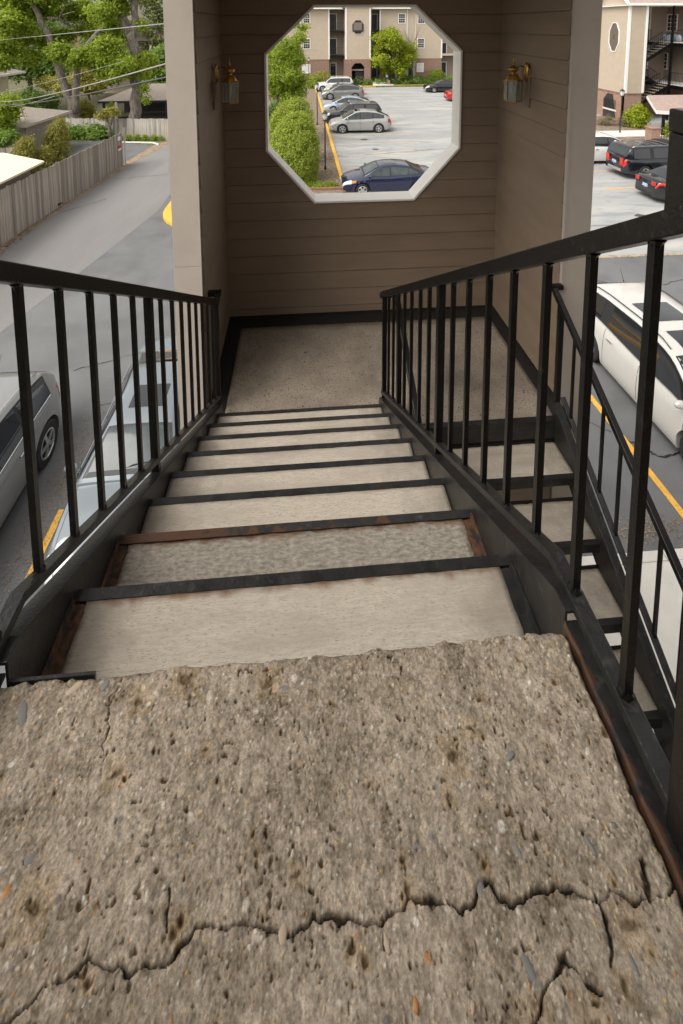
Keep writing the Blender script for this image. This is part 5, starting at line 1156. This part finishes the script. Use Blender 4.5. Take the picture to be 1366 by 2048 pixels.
for zf in (-.32, -3.85):
    mb = MB(); mb.box((31.2,30,zf-.3),(mx_,ty1,zf)); mb.build('walkway_slab', M['steel'], Bd)
    mb = MB(); mb.box((31.2,30,zf+.001),(mx_-.05,ty1,zf+.05)); mb.build('walkway_deck', M['walk'], Bd)
    mb = MB(); mb.bar((31.2,30,zf+1.05),(31.2,36.6,zf+1.05),.05); k = 30
    while k < 36.6: mb.bar((31.2,k,zf),(31.2,k,zf+1.05),.02); k += .14
    mb.bar((31.2,38.9,zf+1.05),(31.2,ty1,zf+1.05),.05); k = 38.9
    while k < ty1: mb.bar((31.2,k,zf),(31.2,k,zf+1.05),.02); k += .14
    mb.build('walkway_railing', M['blackwood'], Bd)
mb = MB(); mb.box((31.1,36.4,G),(31.24,36.54,ez)); mb.build('column', M['steel'], Bd)
def flight(xa_, za_, xb_, zb_, ya, yb):
    mb = MB(); 
    for y_ in (ya, yb): mb.bar((xa_,y_,za_-.12),(xb_,y_,zb_-.12),.06,.28,up=(0,0,1))
    mb.build('stringer', M['steel'], Bd)
    mb = MB(); n_ = 9
    for k in range(n_):
        t_ = (k+.5)/n_; x_ = xa_+(xb_-xa_)*t_; z_ = za_+(zb_-za_)*t_; mb.box((x_-.14,ya,z_-.05),(x_+.14,yb,z_))
    mb.build('treads', M['tread'], Bd)
    mb = MB()
    for y_ in (ya, yb):
        mb.bar((xa_,y_,za_+.9),(xb_,y_,zb_+.9),.045)
        for k in range(18): t_ = k/17; mb.bar((xa_+(xb_-xa_)*t_,y_,za_+(zb_-za_)*t_),(xa_+(xb_-xa_)*t_,y_,za_+(zb_-za_)*t_+.9),.018)
    mb.build('flight_railing', M['blackwood'], Bd)
flight(28.3, -2.1, 31.2, -.3, 36.5, 37.6); flight(28.3, -2.1, 31.2, -3.85, 38.0, 39.1); flight(28.3, -5.6, 31.2, -3.85, 36.5, 37.6)
t = thing('storage_bags', 'pale blue bundles on the upper walkway of the right building', 'bags', (31.9,37.2,-.27))
for k, (x_, s_) in enumerate(((-.5,.3),(0,.34),(.55,.3),(1.0,.3))):
    bm = bmesh.new(); bmesh.ops.create_icosphere(bm, subdivisions=2, radius=1); mb = MB(); mb.add([(v.co.x*.25, x_+v.co.y*s_*.9, s_+v.co.z*s_*1.1) for v in bm.verts], [tuple(v.index for v in f.verts) for f in bm.faces]); bm.free()
    mb.build('bag', mat('bag_%d' % k, ((.35,.40,.48),(.30,.36,.45))[k % 2], .6, .2, 5), t, smooth=True)
# front yard of the right building
mb = MB(); mb.box((21.5,27.5,G),(26.9,38,G+.16)); mb.build('side_planting', M['mulch'], kind='structure')
mb = MB(); mb.box((21.2,30.5,G+.161),(27,32.3,G+.2)); mb.build('side_walk', M['walk'], kind='structure')
shrub('lime_shrub', 'bright lime green shrub against the brick base of the right building', egg(1271,212,264,20,33.5,4,20), 5500, .09, L5, seed=21)
shrub('green_shrub', 'yellow green shrub behind the black fence at the right edge', egg(1345,246,282,18,30.5,3,22), 3500, .08, L5, seed=22)
shrub('dry_shrub', 'leafless reddish brown shrub by the brick archway of the right building', egg(1210,228,258,18,34.5,4,23), 4200, .05, L7, seed=23, asp=.15)
shrub('dry_shrub', 'leafless brown shrub between the lamp post and the lime green shrub', egg(1245,236,258,16,34,3,24), 3000, .05, L7, seed=24, asp=.15)
PR = thing('brick_pillar', 'short brick pillar at the end of the black fence on the right', 'pillar', (23.9,28.9,G)); mb = MB(); mb.box((-.3,-.3,0),(.3,.3,1.15)); mb.build('shaft', M['brickL'], PR); mb = MB(); mb.box((-.35,-.35,1.15),(.35,.35,1.22)); mb.build('capstone', M['brickL'], PR)
FB = thing('metal_fence', 'low black metal fence running from the brick pillar at the right edge', 'fence', (24.3,28.6,G))
for z_ in (.35,1.15): mb = MB(); mb.bar((0,0,z_),(4,-1.6,z_),.04); mb.build('rail', M['blackwood'], FB)
for k in range(28): mb = MB(); mb.bar((k*.145,-k*.058,.25),(k*.145,-k*.058,1.15),.022); mb.build('picket', M['blackwood'], FB)
mb = MB(); mb.box((23.5,27.0,G),(30,28.5,G+.35)); tag(mb.build('retaining_wall', M['brickL']), 'low brick retaining wall under the black fence on the right', 'wall')
PO = thing('entry_porch', 'small entry canopy with pinkish shingle roof and white fascia at the right edge', 'porch', (27.6,31,G))
rp = [(-2.5,-.8,2.1),(3,-.8,1.7),(3,2.2,2.7),(-.9,2.2,2.7)]
mb = MB(); mb.add(rp, [(0,1,2,3)]); mb.add([(a, b_, c-.08) for a, b_, c in rp], [(3,2,1,0)]); mb.build('roof', M['shinglered'], PO)
mb = MB(); mb.bar((-2.5,-.85,1.98),(3,-.85,1.58),.05,.24); mb.bar((-2.5,-.82,1.98),(-.9,2.2,2.55),.05,.2); mb.build('fascia', M['white'], PO)
mb = MB(); mb.box((-1.6,-.4,0),(-1.45,-.25,1.95)); mb.box((1.2,-.4,0),(1.35,-.25,1.8)); mb.build('post', M['steel'], PO)
# ------------------------------------------------------------------ left side: fences
def board_fence(label, p0, p1, z0, z1f, bw, m, parent_name='board_fence', group=None, jit=.03):
    x0_, y0_ = p0; x1_, y1_ = p1; Ln = math.hypot(x1_-x0_, y1_-y0_); a = math.atan2(y1_-y0_, x1_-x0_)
    t = thing(parent_name, label, 'fence', (x0_, y0_, z0), a, group); n_ = int(Ln/bw)
    protos = []
    for k in range(4):
        mb = MB(); w2 = bw*.48
        mb.prism([(-w2,0),(w2,0),(w2,.93),(w2*.45,1.0),(-w2*.45,1.0),(-w2,.93)] if False else [(-w2,0),(w2,0),(w2,.985),(0,1.0),(-w2,.985)], (0,0,0),(1,0,0),(0,0,1),(0,.02,0))
        mm = m.copy(); 
        for nd in mm.node_tree.nodes:
            if nd.type == 'MAPPING': nd.inputs['Location'].default_value = (k*3.7, k*1.9, k*.6)
            if nd.type == 'VALTORGB' and nd.color_ramp.elements[0].position > .25:
                for e in nd.color_ramp.elements: e.color = tuple(c*(.78,.95,1.1,1.22)[k] for c in e.color[:3])+(1,)
        me = bpy.data.meshes.new('fence_board'); me.from_pydata([tuple(v) for v in mb.v], [], mb.f); me.materials.append(mm); protos.append(me)
    for i in range(n_):
        o = bpy.data.objects.new('fence_board', random.choice(protos)); COL.objects.link(o); o.parent = t
        f = (i+.5)/n_; h = z1f(f)-z0+random.uniform(-jit, jit); o.location = ((i+.5)*bw, random.uniform(-.008,.008), 0); o.scale = (1, 1, h); o.rotation_euler = (0, random.uniform(-.006,.006), 0)
    for z in (.35, 1.0, 1.65):
        if z < z1f(0)-z0-.1: mb = MB(); mb.box((0,.025,z),(Ln,.065,z+.09)); mb.build('rail', m, t)
    return t
nf = board_fence('tall weathered grey board fence along the left side of the alley', (-11.75,11.0), (-10.42,27.1), G, lambda f: -4.70-.20*f, .145, M['fence'])
mb = MB(); mb.tube([(0,0,0),(0,0,2.25)], .05, 8); p = mb.build('end_post', M['rim'], nf); p.location = (16.25,-.05,0)
def sgn(x, z, w, h, m, name): mb = MB(); mb.box((x,-.035,z),(x+w,-.012,z+h)); return mb.build(name, m, nf)
s1 = sgn(15.5,1.62,.30,.22,M['sign'],'small_sign'); s2 = sgn(15.5,1.02,.34,.12,M['sign'],'warning_sign'); s3 = sgn(15.5,1.14,.34,.17,M['red'],'warning_sign')
board_fence('silvery board fence across the far end of the driveway', (-17.4,34.9), (-9.35,33.9), G, lambda f: -5.50-.0*f, .15, M['fence2'])
board_fence('short dark board fence section at the alley edge next to the corner board', (-9.9,32.9), (-9.0,32.6), G, lambda f: -5.4, .15, M['fence'])
board_fence('low brown board fence in front of the bamboo on the left', (-21,24.9), (-15.2,25.6), G, lambda f: -5.3, .15, M['fence'])
# crow-like bird
t = thing('black_bird', 'black bird standing on the litter at the foot of the near board fence', 'bird', (-11.0,20.55,G+.03), .3)
mb = MB(); mb.tube([(-.22,0,.07),(-.12,0,.09),(0,0,.12),(.09,0,.14),(.14,0,.17),(.18,0,.175),(.23,0,.165)], [.012,.03,.055,.05,.032,.028,.006], 10); mb.build('body', M['blackwood'], t, smooth=True)
mb = MB(); mb.bar((0,.015,0),(0,.015,.08),.008); mb.bar((.01,-.015,0),(.01,-.015,.08),.008); mb.build('leg', M['blackwood'], t)
# cream flat roof garage behind fence
t = thing('garage', 'low garage with a flat cream roof behind the near board fence', 'garage', (-13.5,18,G))
mb = MB(); mb.prism([(-9,3.3),(-.2,3.45),(2.4,1.9),(1.95,-6),(-9,-6)], (0,0,2.3),(1,0,0),(0,1,0),(0,0,.08)); mb.build('roof', M['cream'], t)
mb = MB(); mb.box((-8,-6,0),(1.9,1.7,2.28)); mb.build('wall', M['sidingfar2'], t)
# carport with hip roof
t = thing('carport', 'open carport with low brown hip roof behind the bamboo', 'carport', (-18.2,29.6,G))
zr_ = 2.45; e = [(-4,-2.2,zr_),(2.2,-2.2,zr_),(2.6,2.4,zr_),(-4,2.4,zr_)]; rg = [(-4,.1,zr_+.75),(.6,.1,zr_+.75)]
mb = MB(); mb.add(e+rg, [(0,1,5,4),(1,2,5),(2,3,4,5),(3,0,4),(0,3,2,1)]); mb.build('roof', M['shingle'], t)
mb = MB(); mb.box((-4,-2.25,zr_-.14),(2.25,-2.2,zr_+.02)); mb.bar((2.23,-2.22,zr_-.06),(2.63,2.42,zr_-.06),.05,.16); mb.build('fascia', M['trim'], t)
mb = MB(); mb.box((1.9,-1.9,0),(2.0,2.1,zr_-.1)); mb.box((-4,2.1,0),(2.2,2.2,zr_-.1)); mb.build('wall', M['fence'], t)
mb = MB(); 
for x_ in (-3.6,-1.4,.8): mb.box((x_,-2.1,0),(x_+.12,-1.98,zr_-.1))
mb.build('post', M['fence'], t)
# pavilion with lattice
t = thing('pavilion', 'black lattice pavilion with grey hip roof behind the big tree', 'pavilion', (-12.9,41.5,G))
zr_ = 1.85; e = [(-4.2,-1.6,zr_),(4.6,-1.6,zr_-.15),(4.6,3.5,zr_),(-4.2,3.5,zr_)]; rg = [(-1.3,1,zr_+1.15),(4.6,1,zr_+1.15)]
mb = MB(); mb.add(e+rg, [(0,1,5,4),(1,2,5),(2,3,4,5),(3,0,4),(0,3,2,1)]); mb.build('roof', M['shingle'], t)
mb = MB(); mb.box((-4.2,-1.66,zr_-.18),(4.6,-1.61,zr_+.0)); mb.box((-3.9,-1.4,.25),(4.5,-1.3,.45))
for x_ in (-3.9,-1.3,1.3,4.0): mb.box((x_,-1.42,0),(x_+.16,-1.3,zr_-.18))
mb.build('frame', M['blackwood'], t)
for (xa_, xb_) in ((-3.74,-1.3),(-1.14,1.3),(1.46,4.0)):
    mb = MB(); w2, h2 = xb_-xa_, zr_-.18-.45; s = .17; k = -h2
    while k < w2:
        for sg in (1,-1):
            a0 = max(0, k); a1 = min(w2, k+h2)
            if a1 > a0:
                za_, zb_ = (a0-k, a1-k) if sg > 0 else (h2-(a0-k), h2-(a1-k)); mb.bar((xa_+a0,-1.36-.012*sg,.45+za_),(xa_+a1,-1.36-.012*sg,.45+zb_),.012,.035,up=(0,1,0))
        k += s
    mb.build('lattice', M['rimdark'], t)
mb = MB(); mb.box((-3.8,3.2,0),(4.4,3.3,zr_)); mb.build('back_wall', M['blackwood'], t)
# house at far left
t = thing('house', 'cream house corner with grey shingle eave at the left edge', 'house', (-28.1,36.5,G))
mb = MB(); lap(mb, (-8,0),(2.3,0), 0, 4.2, .2); mb.box((-8,.03,0),(2.28,6,4.2)); mb.build('wall', mat('cream_siding', (.62,.56,.45), .7, .05, 2), t)
mb = MB(); mb.add([(-8,-.7,5.6),(1.2,-.7,5.4),(3.2,-.7,4.15),(3.2,7,4.15),(1.2,4,5.4),(-8,4,6)], [(0,1,2,2)[:3]]) if False else mb.add([(-8,-.7,4.15),(3.2,-.7,4.15),(3.2,7,4.15),(.4,3,5.8),(-8,3,5.8)], [(0,1,3,4),(1,2,3)]); mb.build('roof', M['shingle'], t)
mb = MB(); mb.box((-8,-.75,4.0),(3.25,-.69,4.2)); mb.box((3.2,-.7,4.0),(3.26,7,4.2)); mb.build('fascia', M['white'], t)
t = thing('house', 'pale gabled house glimpsed through the big trees', 'house', (-20.5,58,G))
mb = MB(); mb.box((-7,0,0),(6,8,6.4)); mb.build('wall', M['sidingfar'], t)
mb = MB(); mb.prism([(-7.6,6.4),(6.6,6.4),(-.5,11)], (0,-.5,0),(1,0,0),(0,0,1),(0,9,0)); mb.build('roof', M['shingle'], t)
mb = MB(); mb.box((-6.2,-.7,5),(-5,.3,8.5)); mb.build('chimney', M['brickL'], t)
for x_ in (-4,0,3.4): window(t, (x_,-.01,3.9), (.6,0,0), 1.5, (0,-1,0))
t = thing('pale_building', 'white multi-storey building far behind the trees, right of the big trunk', 'building', (-17,110,G))
mb = MB(); mb.box((-8,0,0),(4,10,17)); mb.build('wall', M['white'], t)
for r_ in range(5):
    for c_ in range(5): window(t, (-6.5+c_*2.2,-.01,2.5+r_*3), (.5,0,0), 1.6, (0,-1,0), rows=2, cols_=2)
t = thing('pale_building', 'white garage wall glimpsed between the two trunks on the left', 'building', (-22,70,G)); mb = MB(); mb.box((-7,0,0),(8,6,9.5)); mb.build('wall', M['white'], t)
mb = MB(); mb.box((-7.4,-.4,9.5),(8.4,6.4,9.8)); mb.build('roof', M['shingle'], t)

# ------------------------------------------------------------------ big trees
def tree_px(name, label, base, Yd, trunks, crowns, n, size, m, seed, cat='tree', shell=.3, tint=None):
    bx_, by_ = base; t = thing(name, label, cat, (bx_, by_, G))
    for (pts, r0, r1, nm) in trunks:
        P = []
        for q in pts:
            if len(q) == 2: p = atY(q[0], q[1], Yd)
            else: p = atY(q[0], q[1], Yd+q[2])
            P.append((p[0]-bx_, p[1]-by_, p[2]-G))
        if nm == 'trunk': P = [(P[0][0], P[0][1], 0)]+P
        limb(t, P, r0, r1, nm, 12)
    bl = []
    for (px, py, r, dy) in crowns:
        p = atY(px, py, Yd+dy); q = r/FPX*(Yd+dy+.86); bl.append((p[0]-bx_, p[1]-by_, p[2]-G, q, q*.9, q*.62))
    leaves('crown', bl, n, size, m, t, seed=seed, shell=shell, tint=tint); return t
rd = random.Random(5)
tree_px('big_tree', 'big leaning tree with a forked grey trunk at the upper left', (-17.2,36.6), 36.6,
    [([(150,235),(137,190),(125,160),(105,95),(92,62),(80,40),(65,0),(55,-60)], .34, .18, 'trunk'), ([(152,225),(153,170),(155,125),(172,95),(195,65),(228,40,1),(262,28,2)], .30, .09, 'limb'),
     ([(95,35),(118,38),(140,52,1),(165,50,1)], .09, .03, 'limb'), ([(118,36),(130,12),(145,6)], .06, .03, 'limb'), ([(62,4),(25,8),(12,30),(8,55)], .12, .05, 'limb'), ([(140,52),(125,30,-1),(150,22,-1)], .05, .02, 'limb')],
    [(15,45,30,-2),(45,70,28,-1),(10,95,26,0),(70,20,26,1),(35,15,26,1),(95,-10,34,0),(20,-15,38,0),(120,105,22,-1.5),(150,118,20,-1.5),(175,108,18,-1),(100,80,22,1),(60,115,18,0),(140,25,22,2),(165,15,22,2),(5,125,18,-1),(190,125,16,-1),(130,70,16,2)],
    52000, .13, L1, 31)
tree_px('big_tree', 'big upright tree with thick furrowed trunk near the corner board', (-12.6,36.4), 36.4,
    [([(271,235),(273,190),(272,150),(272,115),(264,70),(262,55)], .45, .36, 'trunk'), ([(266,75),(270,40),(271,0),(272,-60)], .30, .22, 'limb'), ([(262,78),(250,52),(235,25),(218,2),(205,-30)], .26, .13, 'limb'), ([(262,66),(252,35),(240,10)], .12, .05, 'limb')],
    [(205,25,24,-1),(225,55,22,1),(240,15,20,0),(215,90,24,-1.5),(235,118,22,-1.5),(200,115,20,-1),(255,128,18,-2),(285,145,14,-1),(290,118,18,0),(240,145,16,-1.5),(262,-30,40,0),(215,-20,30,0),(180,60,20,2),(185,30,20,2),(285,50,10,0),(290,175,8,-1),(292,200,6,-1),(210,145,16,-1),(300,130,14,2)],
    46000, .12, L1, 32, tint=.08)
tree_px('leafy_tree', 'dark green tree mass behind the leaning tree', (-24,47), 47, [([(60,200),(60,150),(62,80)], .3, .15, 'trunk')],
    [(40,130,40,0),(80,120,36,0),(20,90,40,1),(60,60,40,2),(100,140,30,0),(110,100,32,2),(5,60,40,1),(75,20,40,3),(30,20,44,3)], 22000, .2, L4, 33)
tree_px('leafy_tree', 'soft green tree mass behind the upright trunk', (-14,52), 52, [([(300,230),(300,150),(302,90)], .3, .12, 'trunk')],
    [(305,130,26,0),(325,110,24,0),(290,150,22,0),(320,150,24,0),(240,60,30,3),(200,80,30,3),(180,130,26,3),(220,150,24,2),(340,140,24,0),(300,170,18,-1),(330,175,16,-1)], 16000, .2, L4, 34, tint=.25)
tree_px('leafy_tree', 'pale yellowish willow-like tree at top beside the corner board', (-15,58), 58, [([(300,170),(303,100),(306,20)], .22, .08, 'trunk')],
    [(300,60,24,0),(320,80,22,0),(310,30,26,0),(295,95,18,0),(330,50,22,0),(300,0,26,0)], 9000, .16, L6, 35, shell=.15)
tree_px('leafy_tree', 'yellow green maple beside the forked trunk', (-17,44), 44, [([(180,215),(178,190),(176,165)], .12, .06, 'trunk')],
    [(150,165,22,0),(175,170,22,0),(195,175,16,0),(165,150,16,0),(130,180,18,0),(205,165,10,0),(115,165,16,1),(95,165,16,2)], 15000, .12, L3, 36)
shrub('low_shrub', 'yellow green bush at the foot of the forked trunk', egg(172,205,235,14,37.8,3,40), 4500, .09, L3, seed=41)
shrub('garden_shrub', 'dark green shrubs between the house and the carport', egg(55,180,222,34,36,5,42), 8000, .1, L4, seed=42, tint=.15)
shrub('garden_shrub', 'dark green shrub right of the house wall', egg(95,190,222,22,38,4,43), 5000, .1, L4, seed=43, tint=.1)
tree_px('small_tree', 'light green young tree at the left edge in front of the cream house', (-16.9,27), 27, [([(2,260),(3,230),(8,205)], .06, .03, 'trunk')],
    [(12,205,20,0),(5,230,20,0),(25,215,14,0),(2,250,16,0),(30,232,9,0),(12,252,12,0)], 7000, .085, L1, 44, tint=.15)
tree_px('leafy_shrub', 'green shrub at the left edge under the carport roof', (-18,26.4), 26.4, [([(10,290),(14,275)], .05, .03, 'trunk')], [(15,272,16,0),(25,275,10,0),(2,280,14,0)], 3500, .08, L4, 45, 'shrub', tint=.35)
def bamboo(label, px, pt, pb, hwp, Y, n, seed):
    x, y, z, hw_, h = shrub_at(px, pt, pb, hwp, Y); t = thing('bamboo_clump', label, 'bamboo', (x, Y, G)); r = random.Random(seed); mb = MB(); H0 = h
    for i in range(40):
        a = r.uniform(0, 6.28); q = r.uniform(0, hw_*.7); hh = H0*r.uniform(.55,1.0); mb.tube([(q*math.cos(a), q*math.sin(a), 0), (q*1.2*math.cos(a), q*1.2*math.sin(a), hh*.6), (q*1.5*math.cos(a), q*1.4*math.sin(a), hh)], [.012,.01,.004], 4)
    mb.build('cane', M['bamboo'], t)
    leaves('foliage', [(0,0,H0*.35,hw_,hw_,H0*.36),(0,0,H0*.62,hw_*.8,hw_*.8,H0*.33),(hw_*.3,0,H0*.8,hw_*.5,hw_*.5,H0*.2),(-hw_*.4,0,H0*.5,hw_*.6,hw_*.6,H0*.3)], n, .075, L3, t, seed=seed, shell=.2, asp=.3)
M['bamboo'] = mat('bamboo_cane', (.30,.30,.12), .6, .2, 4)
bamboo('bushy golden bamboo clump right of the carport', 118, 222, 308, 24, 28.3, 9500, 51)
bamboo('golden bamboo clump in front of the carport', 50, 248, 322, 26, 25.8, 8000, 52)
bamboo('small bamboo clump between the two larger ones', 88, 275, 322, 14, 26.2, 3500, 53)
tag(leaves('leafy_border', [(atY(165,270,34.2)[0],34.2,G+.3,2.0,.5,.4),(atY(195,270,34)[0],34,G+.25,1,.4,.35)], 2600, .16, L4, seed=54, kind='stuff', tint=.35), 'strap-leaved green border at the foot of the far board fence', 'ground cover')
for k in range(7):
    x_ = -12.9+k*.62
    if k < 7: shrub('box_ball', 'small round clipped bush number %s along the far board fence' % k if False else 'small clipped bushes in a row at the foot of the far board fence', [(x_,33.2-k*.05,G+.22,.2,.2,.2)], 500, .05, L1, 'bush', 'small clipped bushes by the far fence', seed=60+k)
kb = MB(); kb.tube([(-13.6,32.9,G+.06),(-13,32.5,G+.06),(-11.5,32.35,G+.06),(-10.2,32.1,G+.06),(-9.7,31.6,G+.05)], .07, 6); kb.build('garden_kerb', M['walk'], kind='structure')
t = thing('pollarded_shrub', 'small pollarded shrub with two green tufts in front of the far board fence', 'shrub', (-13.9,33.9,G)); limb(t, [(0,0,0),(.05,0,.9),(-.2,0,1.75)], .12, .06, 'trunk'); limb(t, [(.05,0,.8),(.25,0,1.3),(.42,0,1.8)], .09, .05)
leaves('crown', [(-.35,0,1.75,.32,.25,.28),(.4,0,1.95,.4,.3,.25),(0,0,2.0,.3,.2,.2)], 1500, .08, L3, t, seed=70)
t = thing('wooded_backdrop', 'x', 'woods'); bpy.data.objects.remove(t)
bl = [(-60+i*7+random.uniform(-2,2), 85+random.uniform(-6,10), G+4+random.uniform(0,3), 6, 5, 6+random.uniform(0,3)) for i in range(24)]
tag(leaves('distant_woods', bl, 26000, .42, L4, seed=80, kind='stuff', tint=.2, shell=.3), 'dense green woods far behind the houses and apartment buildings', 'woods')
# pots by the pavilion
for k, (x_, m_, lb) in enumerate(((-15.4,'terracotta','orange terracotta pot behind the far fence left of the pavilion'),(-14.95,'walk','tall pale stone post left of the pavilion'))):
    if k == 0:
        t = thing('flower_pot', lb, 'pot', (x_,38.5,G)); mb = MB(); mb.lathe([(.16,0),(.26,.42),(.30,.44),(.30,.5),(.26,.5),(.22,.44)], (0,0,1.05), 16); mb.build('pot', M[m_], t, smooth=True); mb = MB(); mb.box((-.3,-.3,0),(.3,.3,1.05)); mb.build('stand', M['fence'], t)
        leaves('plant', [(0,0,1.7,.3,.3,.25)], 500, .06, L1, t, seed=90)
    else:
        t = thing('garden_post', lb, 'post', (x_,38.2,G)); mb = MB(); mb.box((-.09,-.09,0),(.09,.09,1.85)); mb.build('shaft', M[m_], t, bev=.02); mb = MB(); mb.lathe([(.0,1.85),(.09,1.87),(.1,1.95),(.04,2.03),(0,2.05)], (0,0,0), 12); mb.build('finial', M[m_], t, smooth=True)
# ------------------------------------------------------------------ overhead cables
def cable(label, a, b_, sag, r, m):
    a = Vector(a); b_ = Vector(b_); P = []
    for i in range(25): t_ = i/24; p = a.lerp(b_, t_); p.z -= 4*sag*t_*(1-t_); P.append(p)
    mb = MB(); mb.tube(P, r, 6); tag(mb.build('overhead_cable', m, smooth=True), label, 'cable')
def cb(label, pa, pb, ya, yb, sag, r, m): cable(label, atY(pa[0], pa[1], ya), atY(pb[0], pb[1], yb), sag, r, m)
cb('uppermost pale overhead cable crossing the big trees', (345,46), (-40,84), 3.4, 30, .0, .006, M['wire'])
cb('thick white overhead cable sagging in front of the trunks', (345,124), (-40,196), 3.4, 30, .30, .009, M['wire'])
cb('dark overhead cable just under the thick white one', (345,152), (-40,201), 3.4, 30, .28, .010, M['wiredark'])
cb('thin grey cable splitting off below the dark cable', (110,192), (20,214), 20, 24, .05, .01, M['wire'])
cb('thin faint cable above the thick white one', (250,122), (-40,192), 12, 30, .1, .006, M['wire'])
# ------------------------------------------------------------------ own building behind the camera, unseen, extent and eave set for the light
ob = thing('apartment_building', 'brown clapboard apartment wall and roof eave that the top landing is attached to', 'building', (0,0,0))
mb = MB(); lap(mb, (14,-2.4),(-3,-2.4), G, 2.3, .2075, n=(0,1,0)); mb.build('siding', M['siding'], ob)
mb = MB(); mb.box((-3,-9,G),(14,-2.45,2.3)); mb.build('wall_core', M['siding'], ob)
mb = MB(); mb.box((-3.3,-9.2,2.3),(14.3,-1.25,2.38)); mb.build('shading_soffit', M['trim'], ob)
mb = MB(); mb.prism([(-9.4,2.39),(-1.1,2.39),(-5,4.6)], (-3.4,0,0),(0,1,0),(0,0,1),(17.8,0,0)); mb.build('roof', M['shingle'], ob)
print('objects', len(bpy.data.objects))
